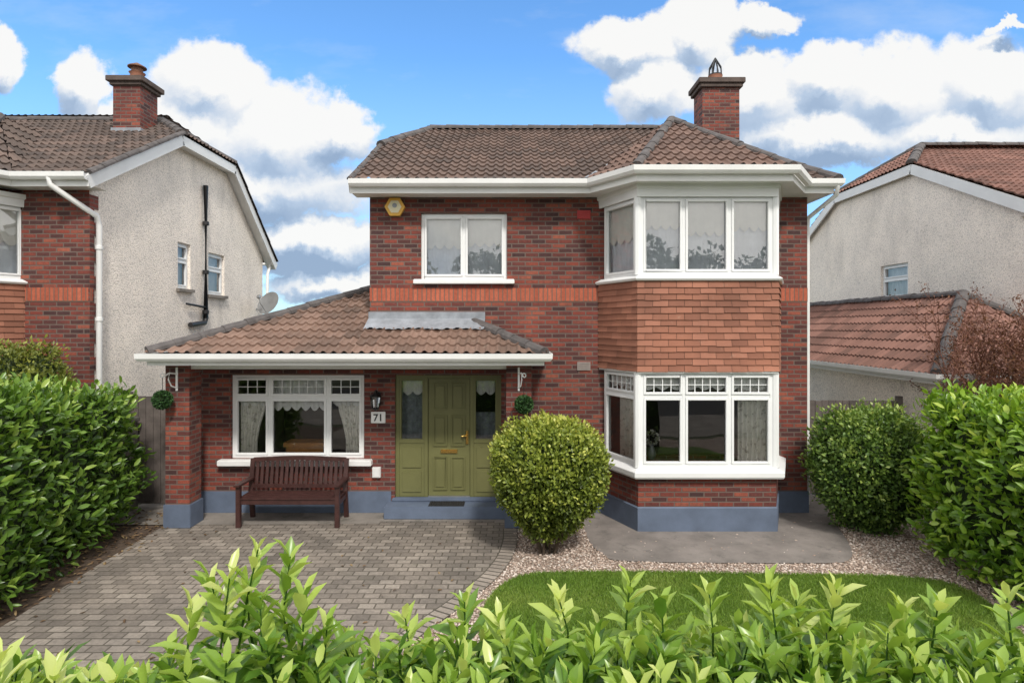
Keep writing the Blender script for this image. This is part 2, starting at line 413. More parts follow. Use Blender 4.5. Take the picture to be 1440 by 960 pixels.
def drape(name, par, Mx, x0, x1, z0, z1, y, mat, waves=6, amp=.03, scal=0, scaln=4, flare=0, n=60):
    mb = MB(Mx); cols = []
    for i in range(n+1):
        t = i/n
        zb = z0+(scal*(1-abs(math.sin(math.pi*scaln*t))) if scal else 0)
        col = []
        for k in range(5):
            s = k/4; z = z1+(zb-z1)*s
            xx = x0+(x1-x0)*t
            if flare < 0: xx = x0+(x1-x0)*t*(1+flare*math.sin(math.pi*min(1, s*1.25)*.5)**2)
            col.append(V((xx, y+amp*math.sin(2*math.pi*waves*t)*(.4+.6*s), z)))
        cols.append(col)
    for A, B in zip(cols, cols[1:]):
        for k in range(4): mb.add([A[k], A[k+1], B[k+1], B[k]])
    return mb.build(name, M[mat], par, smooth=True)

# ------------------------------------------------------------------ bay
def bay(parent, x0):
    ch = [(x0, 0), (x0+.43, -.9), (x0+2.53, -.9), (x0+2.96, 0)]
    mb = MB(); sweep(mb, ch, [(0, .30), (0, .80)], 0); mb.build('bay_wall', M['brick'], parent)
    mb = MB(); sweep(mb, ch, [(.02, 0), (.02, .355), (.0, .372)], 0); mb.build('bay_plinth', M['plinth'], parent)
    mb = MB(); nC = 14; zt, zb = 3.80, 2.43; g = (zt-zb)/nC; tid = 0
    lo = offs(ch, .052, 0); hi = offs(ch, .034, 0)
    for k in range(nC):
        za, zc = zb+g*k, zb+g*(k+1); rowj = random.uniform(-.006, .006)
        for i in range(3):
            A, B, C, D_ = lo[i], lo[i+1], hi[i+1], hi[i]; E, F = hi[i], hi[i+1]
            nT = max(2, round((B-A).length/.24)); sh = .5 if k % 2 else 0
            cuts = [0]+[(j+sh)/nT for j in range(0 if sh else 1, nT) if 0 < (j+sh)/nT < 1]+[1]
            for t0, t1 in zip(cuts, cuts[1:]):
                gp = .0014; t0b, t1b = t0+gp, t1-gp; dz = rowj+random.uniform(-.006, .006); tid += 1
                L = lambda P, Q, t, z: V((P.x+(Q.x-P.x)*t, P.y+(Q.y-P.y)*t, z))
                uv = [(tid+.5, k+.5)]*4
                mb.add([L(A,B,t0b,za+dz), L(A,B,t1b,za+dz), L(D_,C,t1b,zc+.008), L(D_,C,t0b,zc+.008)], uv)
                mb.add([L(A,B,t0b,za+dz), L(E,F,t0b,za+dz), L(E,F,t1b,za+dz), L(A,B,t1b,za+dz)], uv)
    mb.build('hung_tiles', M['hung'], parent)
    mb = MB(); sweep(mb, ch, [(.028, 2.43), (.028, 3.8)], 0); mb.add([V((q.x, q.y, 2.44)) for q in offs(ch, .02, 0)]); mb.add([V((q.x, q.y, 3.79)) for q in offs(ch, .02, 0)])
    mb.build('bay_floor', M['ridge'], parent)
    for z0, z1, d in ((.815, .965, .12), (3.805, 3.895, .09)):
        mb = MB(); pr = [(-.12, z0), (d-.02, z0), (d, z0+.03), (d, z1-.05), (.0, z1), (-.12, z1)]
        sweep(mb, ch, pr, 0); mb.build('bay_sill', M['upvc'], parent, bevel=.004)
    mb = MB(); sweep(mb, ch, [(.0, 5.08), (.03, 5.08), (.035, 5.20), (.06, 5.22), (.06, 5.29)], 0); mb.build('bay_head', M['upvc'], parent)
    mb = MB(); sweep(mb, ch, [(0, 2.40), (.03, 2.40), (.03, 2.435), (0, 2.435)], 0); mb.build('bay_head', M['upvc'], parent)
    P = [V((p[0], p[1], 0)) for p in ch]
    for (za, zb_, low) in ((.965, 2.42, True), (3.895, 5.10, False)):
        for i in range(3):
            a, b = P[i], P[i+1]; d = (b-a).normalized(); inw = V((-d.y, d.x, 0))
            pad = .035 if i != 1 else .03
            st = a+d*(pad if i else .06)+inw*.02; L = (b-a).length-(2*pad if i == 1 else pad+.06)
            Mx = frameM((st.x, st.y, za), d, inw); H = zb_-za
            w = win(parent, Mx, L, H, [1/3-.005, 2/3+.005] if i == 1 else [], H*.745 if low else None, .14 if low else None, glass='glass' if low else 'glass2')
            if low:
                if i == 0: drape('curtain', w, Mx, .25, L-.10, 0, H-.05, .14, 'curtain', 5, .035)
                if i == 2: drape('curtain', w, Mx, .1, L-.3, 0, H-.05, .14, 'curtain', 5, .035)
                if i == 1: drape('curtain', w, Mx, L-.50, L-.06, 0, H-.05, .13, 'curtain', 6, .03)
                drape('lace_valance', w, Mx, .05, L-.05, H*.80, H-.05, .10, 'lace', 16 if i == 1 else 7, .008, .06, 9 if i == 1 else 4)
            else:
                drape('net_curtain', w, Mx, .03, L-.03, .02, H-.03, .11, 'net', 14 if i == 1 else 7, .012)
                if i == 1:
                    for k, zz in enumerate((.58, .50, .56)): drape('blind', w, Mx, L*k/3+.05, L*(k+1)/3-.05, H*zz, H-.04, .08, 'blind', 3, .006, .07, 4)
                else: drape('blind', w, Mx, .06, L-.06, H*.45, H-.04, .08, 'blind', 3, .006, .07, 4)
    for (za, zb_) in ((.965, 2.42), (3.895, 5.10)):
        for q in (P[1], P[2]):
            MB().lathe((q.x, q.y+.045, 0), [(.001, za), (.06, za), (.06, zb_), (.001, zb_)], 8).build('corner_post', M['upvc'], parent)
    return ch

def gutter(parent, ch, z, depth=.19, soff=.42, name='gutter'):
    mb = MB(); sweep(mb, ch, [(.005, z-.075), (.03, z-.10), (.085, z-.095), (.115, z-.055), (.12, z+.02), (.105, z+.02), (.095, z-.05), (.02, z-.07)], close=True)
    mb.build(name, M['fascia'], parent)
    mb = MB(); sweep(mb, ch, [(0, z+.02), (0, z-depth), (-.02, z-depth), (-.02, z-depth+.02), (-soff, z-depth+.02)])
    mb.build('fascia', M['fascia'], parent)

# ================================================================== MAIN HOUSE
H = thing('detached_house', 'red brick house with olive green front door and two storey bay window, in the centre', 'house', (1.3, 0, 0))
mb = MB()
wall(mb, (-2.38, 0), (1, 0), 7.32, 0, 5.4, [(.856, 2.297, 3.90, 5.005), (.42, 2.20, .2, 2.30), (3.95, 6.75, .95, 2.42), (3.95, 6.75, 3.9, 5.1)])
wall(mb, (-5.2, 0), (1, 0), 2.82, 0, 2.66, [(.50, 2.724, .90, 2.30)])
mb.build('front_wall', M['brick'], H)
mb = MB(); wall(mb, (4.94, 0), (0, 1), 6.4, 0, 5.4); mb.build('side_wall', M['render'], H)
mb = MB(); wall(mb, (-2.38, 6.4), (0, -1), 6.4, 0, 5.4)
mb.add([(-2.38, 0, 5.4), (-2.38, 6.4, 5.4), (-2.38, 4.6, 6.66), (-2.38, 1.8, 6.66)]); mb.build('side_wall', M['render'], H)
mb = MB(); wall(mb, (4.94, 6.4), (-1, 0), 7.32, 0, 5.4); mb.build('rear_wall', M['render'], H)
mb = MB(); wall(mb, (-5.2, 5), (0, -1), 5, 0, 2.66); wall(mb, (-2.38, 5), (-1, 0), 2.82, 0, 2.66); mb.build('garage_wall', M['render'], H)
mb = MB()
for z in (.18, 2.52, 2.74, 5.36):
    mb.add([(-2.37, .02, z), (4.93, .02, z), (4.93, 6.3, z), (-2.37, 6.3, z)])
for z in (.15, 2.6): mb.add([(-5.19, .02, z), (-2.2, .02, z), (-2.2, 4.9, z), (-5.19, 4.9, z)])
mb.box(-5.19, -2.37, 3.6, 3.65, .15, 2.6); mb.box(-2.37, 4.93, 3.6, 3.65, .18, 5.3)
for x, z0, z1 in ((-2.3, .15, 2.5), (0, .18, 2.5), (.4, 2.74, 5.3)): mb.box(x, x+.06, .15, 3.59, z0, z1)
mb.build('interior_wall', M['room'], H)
for a, b in ((-5.2, -2.02), (-.10, 1.50), (4.44, 4.962)): MB().box(a, b, -.022, .02, 0, .36).build('plinth', M['plinth'], H, bevel=.006)
for a, b in ((-2.38, 1.50), (4.44, 4.944)):
    o = MB().box(a, b, -.006, .01, 3.525, 3.755).build('soldier_course', M['soldier'], H); o['label'] = 'orange red band of upright bricks'
bay(H, 1.49)
eZ, rY, rZ = 5.45, 3.2, 7.46
A = (-2.6, -.4, eZ); B = (5.25, -.4, eZ); C = (3.6, rY, rZ); D = (-1.81, rY, rZ); E = (-2.6, 1.8, 6.678); E2 = (-2.6, 4.6, 6.678); A2 = (-2.6, 6.8, eZ); B2 = (5.25, 6.8, eZ)
bpk = (2.97, 1.1, 6.93); bk = (2.97, 2.25, 6.93); b0 = (1.25, -.4, 5.46); b1 = (1.83, -1.2, 5.46); b2 = (4.13, -1.2, 5.46); b3 = (4.70, -.4, 5.46)
mb = MB()
roof_panel(mb, [A, B, C, D, E]); roof_panel(mb, [E2, E, D]); roof_panel(mb, [B, B2, C]); roof_panel(mb, [B2, A2, E2, D, C])
rf = mb.build('roof', M['tile_main'], H)
mb = MB()
roof_panel(mb, [b1, b2, bpk]); roof_panel(mb, [b0, b1, bpk]); roof_panel(mb, [b2, b3, bpk])
for a_ in (b0, b3): roof_panel(mb, [bpk, bk, a_])
mb.build('bay_roof', M['tile_bay'], H)
ridges(rf, 'ridge_tiles', [(D, C), (E, D), (B, C), (B2, C), (E2, D)]); ridges(rf, 'ridge_tiles', [(b1, bpk), (b2, bpk), (bpk, bk)], .085)
ridges(rf, 'verge_tiles', [(A, E), (A2, E2)], .055)
for q in (b0, b3): MB().bar(lift(q, .05), lift(bk, .07), .2, .012).build('valley_lead', M['lead'], rf)
bars(H, 'bargeboard', [(A, E), (E, E2), (A2, E2)], .04, .16, 'fascia', -.12)
gutter(H, [(-2.6, -.4), (1.25, -.4), (1.83, -1.2), (4.13, -1.2), (4.70, -.4), (5.17, -.4), (5.17, 6.8)], 5.44)
chm = MB().box(4.12, 4.92, 2.9, 3.5, 5.5, 8.28).build('chimney', M['brick'], H)
mb = MB(); mb.box(4.06, 4.98, 2.84, 3.56, 8.28, 8.36); mb.box(4.02, 5.02, 2.80, 3.60, 8.36, 8.47); mb.box(4.15, 4.9, 2.92, 3.48, 8.47, 8.52); mb.build('chimney_cap', M['cap'], chm, bevel=.01)
MB().lathe((4.5, 3.2, 8.52), [(.16, 0), (.15, .10), (.16, .13), (.11, .15), (.08, .17)], 14).build('chimney_pot', M['clay'], chm, smooth=True)
mb = MB()
for k in range(8):
    a = math.pi*k/4; mb.tube([(4.5+.14*math.cos(a), 3.2+.14*math.sin(a), 8.66), (4.5+.13*math.cos(a), 3.2+.13*math.sin(a), 8.82), (4.5, 3.2, 9.05)], .016, 5)
mb.lathe((4.5, 3.2, 0), [(.15, 8.65), (.15, 8.68)], 12); mb.build('cowl', M['pipe'], chm)
MB().box(4.09, 4.95, 2.87, 3.53, 6.3, 7.0).build('chimney_flashing', M['lead'], chm)
# porch roof
pz, sl = 2.70, .415
zA = lambda y: pz+(y+1.1)*sl
gx0, gx1 = -5.43, .48; ty = -2.38-gx0-1.1
p0 = (gx0, -1.1, pz); p1 = (gx1, -1.1, pz); p2 = (gx1-1.1, 0, zA(0)); pL = (-2.38, ty, zA(ty)); pl0 = (-2.38, -1.1, pz); pm = (-2.38, 0, zA(0)); pr_ = (gx0, 2*ty+1.1, pz)
mb = MB()
roof_panel(mb, [p0, pl0, pL]); roof_panel(mb, [pl0, p1, p2, pm]); roof_panel(mb, [p1, (gx1, 0, pz), p2]); roof_panel(mb, [pr_, p0, pL]); roof_panel(mb, [(-2.38, pr_[1], pz), pr_, pL])
prf = mb.build('porch_roof', M['tile_porch'], H)
ridges(prf, 'hip_tiles', [(p0, pL), (p1, p2), (pr_, pL)])
mb = MB(); n = 60
for i in range(n):
    xa, xb = -2.40+(1.95)*i/n, -2.40+1.95*(i+1)/n
    f = lambda x: .36+.02*math.sin(x*9)+.01*math.sin(x*31)
    zc = lambda x, y: zA(y)+.072+.01*math.sin(x*40.5)
    mb.add([(xa, -f(xa), zc(xa, -f(xa))), (xb, -f(xb), zc(xb, -f(xb))), (xb, -.008, zA(0)+.09), (xa, -.008, zA(0)+.09)])
    mb.add([(xa, -.009, zA(0)+.06), (xb, -.009, zA(0)+.06), (xb, -.009, zA(0)+.20), (xa, -.009, zA(0)+.20)])
mb.build('lead_flashing', M['lead'], prf)
gutter(H, [(gx0, 5.3), (gx0, -1.1), (gx1, -1.1), (gx1, 0)], pz-.01, .16, .5)
mb = MB(); mb.box(gx0+.05, gx1-.05, -1.05, -.01, 2.555, 2.565); mb.build('porch_ceiling', M['fascia'], H)
MB().box(-5.30, .28, -.70, -.45, 2.45, 2.553).build('porch_beam', M['fascia'], H)
for x0, x1 in ((-5.36, -4.99), (-.09, .30)):
    pp = MB().box(x0, x1, -.75, -.40, .30, 2.54).build('pillar', M['brick'], H)
    MB().box(x0-.025, x1+.025, -.775, -.375, 0, .36).build('pillar_base', M['plinth'], pp, bevel=.008)
Mx = frameM((-1.524, .05, 3.90), (1, 0), (0, 1)); w = win(H, Mx, 1.441, 1.105, [.5], glass='glass2', label='upstairs two pane casement window')
drape('net_curtain', w, Mx, .03, 1.41, .02, 1.08, .11, 'net', 14, .012)
drape('blind', w, Mx, .06, .70, .52, 1.06, .08, 'blind', 3, .006, .07, 4); drape('blind', w, Mx, .74, 1.38, .56, 1.06, .08, 'blind', 3, .006, .07, 4)
MB().box(-1.64, .04, -.09, .1, 3.82, 3.898).build('sill', M['white'], w, bevel=.01)
Mx = frameM((-4.70, .05, .90), (1, 0), (0, 1)); w = win(H, Mx, 2.224, 1.40, [.28, .72], 1.02, .16, label='ground floor three light window behind the bench')
drape('curtain', w, Mx, .08, .52, .05, 1.0, .13, 'curtain', 6, .025, flare=-.35); drape('curtain', w, Mx, 2.15, 1.72, .05, 1.0, .13, 'curtain', 6, .025, flare=-.35)
drape('lace_valance', w, Mx, .64, 1.58, .78, 1.02, .12, 'lace', 8, .01, .07, 6)
for a, b in ((.08, .56), (1.66, 2.14)): drape('lace_valance', w, Mx, a, b, .86, 1.02, .115, 'lace', 5, .01, .05, 3)
drape('blind', w, Mx, .64, 1.58, 1.06, 1.36, .16, 'lace', 8, .01)
MB().box(-4.88, -2.33, -.13, .1, .80, .898).build('sill', M['white'], w, bevel=.012)
mb = MB(); y0, y1 = .05, .13
for a, b in ((-1.96, -1.895), (-1.475, -1.415), (-.705, -.645), (-.245, -.18)): mb.box(a, b, y0, y1, .25, 2.30)
for a, b in ((-1.895, -1.475), (-1.415, -.705), (-.645, -.245)): mb.box(a, b, y0, y1, 2.24, 2.30)
for a, b in ((-1.895, -1.475), (-.645, -.245)):
    mb.box(a, b, y0+.01, y1, .25, 1.15); mb.box(a, b, y0, y1, 1.15, 1.22)
    mb.box(a+.05, b-.05, y0-.006, y0+.02, .33, .68); mb.box(a+.05, b-.05, y0-.006, y0+.02, .74, 1.09)
    for c, d in ((a, a+.035), (b-.035, b)): mb.box(c, d, y0+.005, y1, 1.22, 2.24)
    mb.box(a, b, y0+.004, y1, 2.205, 2.24)
dfr = mb.build('door_frame', M['door'], H, bevel=.005)
for a, b in ((-1.86, -1.51), (-.61, -.28)):
    g = MB(); g.add([(a, .09, 1.22), (b, .09, 1.22), (b, .09, 2.205), (a, .09, 2.205)]); g.build('sidelight_pane', M['glass2'], dfr)
Mi = Matrix.Identity(4)
drape('lace_valance', dfr, Mi, -1.85, -1.52, 1.95, 2.19, .16, 'lace', 3, .01, .06, 2); drape('lace_valance', dfr, Mi, -.60, -.29, 1.95, 2.19, .16, 'lace', 3, .01, .06, 2)
drape('inner_curtain', dfr, Mi, -1.88, -1.49, 1.2, 2.2, .22, 'dimnet', 3, .01); drape('inner_curtain', dfr, Mi, -.62, -.27, 1.2, 1.65, .24, 'dimnet', 3, .01)
mb = MB(); mb.box(-1.41, -.71, .075, .12, .265, 2.235)
for cx0, cx1 in ((-1.33, -1.09), (-1.03, -.79)):
    for z0, z1 in ((.36, .92), (1.10, 1.62), (1.72, 2.16)):
        t = .022
        mb.box(cx0, cx0+t, .056, .08, z0, z1); mb.box(cx1-t, cx1, .056, .08, z0, z1); mb.box(cx0+t, cx1-t, .056, .08, z0, z0+t); mb.box(cx0+t, cx1-t, .056, .08, z1-t, z1)
        mb.box(cx0+.05, cx1-.05, .060, .08, z0+.05, z1-.05)
door = mb.build('door', M['door'], H, bevel=.004)
mb = MB(); mb.box(-1.20, -.92, .05, .076, .985, 1.045); mb.box(-1.17, -.95, .043, .05, 1.0, 1.03); mb.build('letterbox', M['brass'], door, bevel=.004)
mb = MB(); mb.box(-.775, -.735, .05, .076, 1.14, 1.36); mb.tube([(-.755, .06, 1.28), (-.755, .02, 1.28), (-.85, .015, 1.275)], .013, 8); mb.build('handle', M['brass'], door, smooth=True)
MB().box(-1.41, -.71, .03, .10, .25, .264).build('threshold', M['metal'], dfr)
mb = MB(); mb.box(-2.07, -.11, -.36, .06, 0, .20); mb.box(-2.0, -.14, -.06, .05, .2, .255); mb.build('door_step', M['plinth'], H, bevel=.012)
for z0, mt_ in ((4.91, 'redvent'), (2.38, 'greyvent')):
    mb = MB(); mb.box(1.09, 1.31, -.022, .01, z0, z0+.14)
    for k in range(4): mb.box(1.11, 1.29, -.028, -.021, z0+.02+k*.03, z0+.033+k*.03)
    mb.build('air_vent', M[mt_], H)
mb = MB(); mb.tube([(5.2, -.46, 5.36), (5.2, -.42, 5.22), (5.02, .12, 4.95), (5.02, .15, 4.8), (5.02, .15, .1)], .035, 10); mb.build('downpipe', M['fascia'], H, smooth=True)
mb = MB(); mb.box(-2.325, -2.19, -.06, 0, .60, .77); mb.box(-2.31, -2.205, -.066, -.06, .615, .755); mb.build('meter_box', M['fascia'], H, bevel=.006)

# ---------------------------------------------------------------- small things on the house
al = thing('alarm_box', 'yellow and cream hexagonal alarm box high on the brick wall under the eaves', 'alarm', (-1.95, -.06, 5.1))
def hexa(mb, c, r, y0, y1, n=6, rot=0):
    A = [(c[0]+r*math.cos(rot+2*math.pi*k/n), y0, c[1]+r*math.sin(rot+2*math.pi*k/n)) for k in range(n)]; B = [(p[0], y1, p[2]) for p in A]
    mb.add(A)
    for k in range(n): mb.add([A[k], B[k], B[(k+1)%n], A[(k+1)%n]])
    return mb
hexa(MB(), (-1.95, 5.1), .17, -.07, 0, 6).build('case', M['yellow'], al)
hexa(MB(), (-1.95, 5.1), .115, -.076, -.07, 6).build('badge', M['cream'], al)
hexa(MB(), (-1.95, 5.12), .04, -.08, -.076, 10).build('emblem', M['lead'], al)
lt = thing('wall_lantern', 'black carriage lantern on the brick wall left of the green door', 'lamp', (-2.25, 0, 1.72))
mb = MB(); mb.box(-2.30, -2.20, -.02, 0, 1.80, 2.02); mb.tube([(-2.25, 0, 1.94), (-2.25, -.06, 2.04), (-2.25, -.14, 2.06), (-2.25, -.15, 2.01)], .012, 6); mb.build('bracket', M['black'], lt)
mb = MB(); mb.lathe((-2.25, -.15, 0), [(.01, 2.06), (.03, 2.02), (.10, 1.97), (.10, 1.96), (.08, 1.955)], 6)
for k in range(6):
    a = k*math.pi/3; mb.tube([(-2.25+.085*math.cos(a), -.15+.085*math.sin(a), 1.96), (-2.25+.055*math.cos(a), -.15+.055*math.sin(a), 1.77)], .007, 5)
mb.lathe((-2.25, -.15, 0), [(.0, 1.71), (.02, 1.73), (.06, 1.76), (.06, 1.775), (0, 1.78)], 6); mb.build('cage', M['black'], lt)
MB().lathe((-2.25, -.15, 0), [(.05, 1.78), (.078, 1.955)], 6).build('lamp_glass', M['glass2'], lt)
pq = thing('house_number', 'white plaque reading 71 on the brick wall below the black lantern', 'sign', (-2.235, 0, 1.53))
MB().box(-2.355, -2.115, -.02, 0, 1.50, 1.69).build('plaque', M['white'], pq, bevel=.006)
cu = bpy.data.curves.new('digits', 'FONT'); cu.body = '71'; cu.size = .165; cu.align_x = 'CENTER'; cu.extrude = .002; cu.offset = .003
to = bpy.data.objects.new('digits', cu); COL.objects.link(to); bpy.context.view_layer.update()
me = bpy.data.meshes.new_from_object(to.evaluated_get(bpy.context.evaluated_depsgraph_get())); bpy.data.objects.remove(to)
me.transform(Matrix.Translation((-2.235, -.023, 1.537)) @ Matrix.Rotation(math.pi/2, 4, 'X')); me.materials.clear(); me.materials.append(M['black']); link('digits', me, pq)
mt = MB(); mt.box(-1.36, -.78, -.31, -.03, .2, .206)
for k in range(14): mt.box(-1.34+k*.04, -1.32+k*.04, -.29, -.05, .206, .216)
tag(mt.build('doormat', M['rubber'], None), 'black ribbed doormat on the blue grey front step', 'doormat')

# leaves
T8 = np.array([[0,0,0],[.28,-.8,.05],[.30,0,-.02],[.28,.8,.05],[.68,-.78,.03],[.70,0,-.05],[.68,.78,.03],[1,0,-.14]])
F8 = np.array([0,2,1, 0,3,2, 4,5,7, 5,6,7, 1,2,5,4, 2,3,6,5]); S8 = [3,3,3,3,4,4]
T4 = np.array([[0,0,0],[.45,-1,.06],[1,0,-.05],[.45,1,.06]]); F4 = np.array([0,1,2, 0,2,3]); S4 = [3,3]
def unit(a): return a/np.maximum(np.linalg.norm(a, axis=1, keepdims=True), 1e-9)
def leaves(name, pos, ax, nrm, L, W, rnd, mat, parent=None, simple=False):
    T, F, SS = (T4, F4, S4) if simple else (T8, F8, S8)
    N = len(pos); a = unit(ax); s = unit(np.cross(a, nrm)); n = np.cross(s, a); k = len(T)
    L = np.broadcast_to(L, (N,)); W = np.broadcast_to(W, (N,))
    co = pos[:, None, :]+a[:, None, :]*(T[None, :, 0]*L[:, None])[..., None]+s[:, None, :]*(T[None, :, 1]*W[:, None]*.5)[..., None]+n[:, None, :]*(T[None, :, 2]*L[:, None])[..., None]
    me = bpy.data.meshes.new(name); me.vertices.add(N*k); me.vertices.foreach_set('co', co.reshape(-1).astype(np.float32))
    loops = (np.arange(N)[:, None]*k+F[None, :]).reshape(-1); me.loops.add(len(loops)); me.loops.foreach_set('vertex_index', loops.astype(np.int32))
    tot = np.tile(np.array(SS), N); st = np.concatenate([[0], np.cumsum(tot)[:-1]])
    me.polygons.add(len(tot)); me.polygons.foreach_set('loop_start', st.astype(np.int32))
    me.update(calc_edges=True); me.validate()
    at = me.attributes.new('rnd', 'FLOAT', 'POINT'); at.data.foreach_set('value', np.repeat(np.clip(rnd, 0, 1), k).astype(np.float32))
    me.materials.append(mat)
    if not simple: me.polygons.foreach_set('use_smooth', np.ones(len(tot), bool))
    return link(name, me, parent)
def lump(p, f, a): return a*noise.noise(V(p)*f)
def blob_core(name, parent, fn):
    bm = bmesh.new(); bmesh.ops.create_icosphere(bm, subdivisions=4, radius=1)
    for v in bm.verts: v.co = fn(v.co.normalized())
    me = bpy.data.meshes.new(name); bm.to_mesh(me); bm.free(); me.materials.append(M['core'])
    return link(name, me, parent)

for (bx, label, hx) in ((-5.18, 'green moss ball hanging at the left porch pillar', -5.30), (.105, 'green moss ball hanging at the right porch pillar beside the door', .18)):
    br = thing('wall_bracket', 'white scrolled iron bracket on the '+('left' if bx < -1 else 'right')+' porch pillar', 'bracket', (bx, -.75, 2.3), 'white brackets on the porch pillars')
    MB().box(bx-.015, bx+.015, -.765, -.75, 2.12, 2.48).build('back_plate', M['white'], br)
    mb = MB(); ex = hx; mb.tube([(bx, -.76, 2.38), (bx+(ex-bx)*.5, -.85, 2.40), (ex, -.93, 2.34)], .012, 6)
    mb.tube([(bx, -.76, 2.16), (bx+(ex-bx)*.4, -.82, 2.20), (bx+(ex-bx)*.6, -.86, 2.30), (bx+(ex-bx)*.5, -.85, 2.40)], .010, 6)
    mb.tube([(ex+.03*math.cos(t), -.93, 2.37+.03*math.sin(t)) for t in np.linspace(-1.57, 4, 12)], .009, 5); mb.build('arm', M['white'], br)
    zc = 2.0 if bx < -1 else 1.93
    ball = thing('moss_ball', label, 'hanging ball', (hx, -.93, zc), 'moss balls hanging on the porch')
    N = 1500; d = unit(rng.normal(size=(N, 3))); c = np.array([hx, -.93, zc]); r = .135*(1-.1*rng.random(N))
    leaves('ball_foliage', c+d*r[:, None]*.9, d+.9*rng.normal(size=(N, 3)), rng.normal(size=(N, 3)), .045, .022, rng.random(N), M['moss'], ball, True)
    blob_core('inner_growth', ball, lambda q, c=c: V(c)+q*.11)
    MB().tube([(hx, -.93, zc+.10), (hx, -.93, 2.345)], .005, 5).build('chain', M['black'], ball)

# ---------------------------------------------------------------- bench (stands clear of the sill)
by = -.20
bn = thing('garden_bench', 'dark brown slatted wooden bench under the porch window', 'bench', (-3.47, -.3+by, 0))
x0, x1 = -4.28, -2.66
mb = MB(Matrix.Translation((0, by, 0)))
for k in range(5): mb.box(x0+.03, x1-.03, -.56+k*.095, -.56+k*.095+.08, .43, .455)
mb.box(x0+.04, x1-.04, -.545, -.515, .355, .43); mb.box(x0+.04, x1-.04, -.13, -.10, .355, .43); mb.build('seat', M['bench'], bn, bevel=.006)
mb = MB(Matrix.Translation((0, by, 0))); yb = lambda z: -.10+(z-.45)*.17
crest = lambda t: .94+.022*math.sin(math.pi*t)
n = 18
for k in range(n):
    t = (k+.5)/n; x = x0+.09+(x1-x0-.18)*t; zt = crest(t)
    mb.bar((x, yb(.52), .52), (x, yb(zt), zt), .048, .02, up=(0, 1, 0))
mb.bar((x0+.06, yb(.53), .53), (x1-.06, yb(.53), .53), .03, .06)
for k in range(16):
    t0, t1 = k/16, (k+1)/16
    mb.bar((x0+.06+(x1-x0-.12)*t0, yb(crest(t0))-.002, crest(t0)), (x0+.06+(x1-x0-.12)*t1+.005, yb(crest(t1))-.002, crest(t1)), .045, .065)
mb.build('backrest', M['bench'], bn)
for x in (x0+.045, x1-.045):
    TM = Matrix.Translation((0, by, 0))
    MB(TM).box(x-.035, x+.035, -.57, -.50, 0, .64).build('leg', M['bench'], bn, bevel=.006)
    mb = MB(TM); mb.bar((x, -.02, 0), (x, -.10, .45), .07, .06, up=(0, 1, 0)); mb.bar((x, -.10, .44), (x, yb(.96), .96), .07, .055, up=(0, 1, 0)); mb.build('leg', M['bench'], bn, bevel=.006)
    mb = MB(TM); mb.box(x-.05, x+.05, -.62, -.04, .64, .672); mb.box(x-.02, x+.02, -.50, -.08, .33, .41); mb.build('armrest', M['bench'], bn, bevel=.008)
tb = thing('console_table', 'small orange wooden table inside the window behind the bench', 'table', (-3.55, .4, .15))
MB().box(-3.92, -3.2, .24, .60, 1.05, 1.12).build('table_top', M['wood'], tb); MB().box(-3.88, -3.24, .27, .57, .8, 1.05).build('drawer_box', M['wood'], tb)
for x in (-3.87, -3.29):
    for y in (.28, .53): MB().box(x, x+.04, y, y+.04, .15, .8).build('leg', M['wood'], tb)
vs = thing('flower_vase', 'white flowers in a small vase inside the lower bay window', 'vase', (2.25, -.35, .95))
MB().lathe((2.25, -.35, .98), [(.0, 0), (.05, 0), (.08, .08), (.04, .2), (.05, .24)], 14).build('vase', M['metal'], vs, smooth=True)
N = 120; d = unit(rng.normal(size=(N, 3))); leaves('flowers', np.array([2.25, -.35, 1.32])+d*.09, d, rng.normal(size=(N, 3)), .05, .04, rng.random(N), leafmat('white_petal', [(0, (.3, .35, .2)), (.4, (.7, .7, .65)), (1, (.8, .78, .75))]), vs, True)

# ================================================================== LEFT HOUSE
HL = thing('detached_house', 'neighbouring house at left with pebbledash gable, black soil pipe and tall brick chimney', 'house', (-9.5, 2, 0))
X = -7.0
mb = MB()
wall(mb, (X, -.1), (0, 1), 6.8, 0, 5.05, [(2.59, 3.08, 3.92, 4.89), (3.84, 4.60, 3.86, 4.83)])
mb.add([(X, -.1, 5.05), (X, 6.7, 5.05), (X, 4.6, 6.85), (X, 2.27, 6.95), (X, -.1, 5.6)])
mb.build('gable_wall', M['pebble'], HL)
mb = MB(); wall(mb, (-13.5, -.1), (1, 0), 6.5, 0, 5.5, [(2.56, 5.32, .95, 2.42), (2.56, 5.32, 3.9, 5.1)])
for k in range(24):
    z = .35+k*.225
    if z < 5.2: mb.box(X-.01, X+.012, -.112, .0+(.10 if k % 2 else .0), z, z+.224)
mb.build('front_wall', M['brick'], HL)
mb = MB(); wall(mb, (-13.5, 6.7), (0, -1), 6.8, 0, 5.05); wall(mb, (X, 6.7), (-1, 0), 6.5, 0, 5.05); mb.build('rear_wall', M['pebble'], HL)
MB().box(-8.06, X+.018, -.108, -.05, 3.525, 3.755).build('soldier_course', M['soldier'], HL)
mb = MB(); mb.box(-13.4, X-.1, 3.0, 3.05, .1, 5.2)
for z in (.1, 2.5, 2.74, 5.3): mb.add([(-13.4, 0, z), (X-.02, 0, z), (X-.02, 3, z), (-13.4, 3, z)])
mb.build('interior_wall', M['room'], HL)
bay(HL, -11.03)
A = (X+.22, -.45, 5.55); E = (X+.22, 2.27, 7.07); E2 = (X+.22, 4.6, 7.07); A2 = (X+.22, 7.1, 4.95); D = (-7.9, 3.43, 7.73)
Wl = -13.8
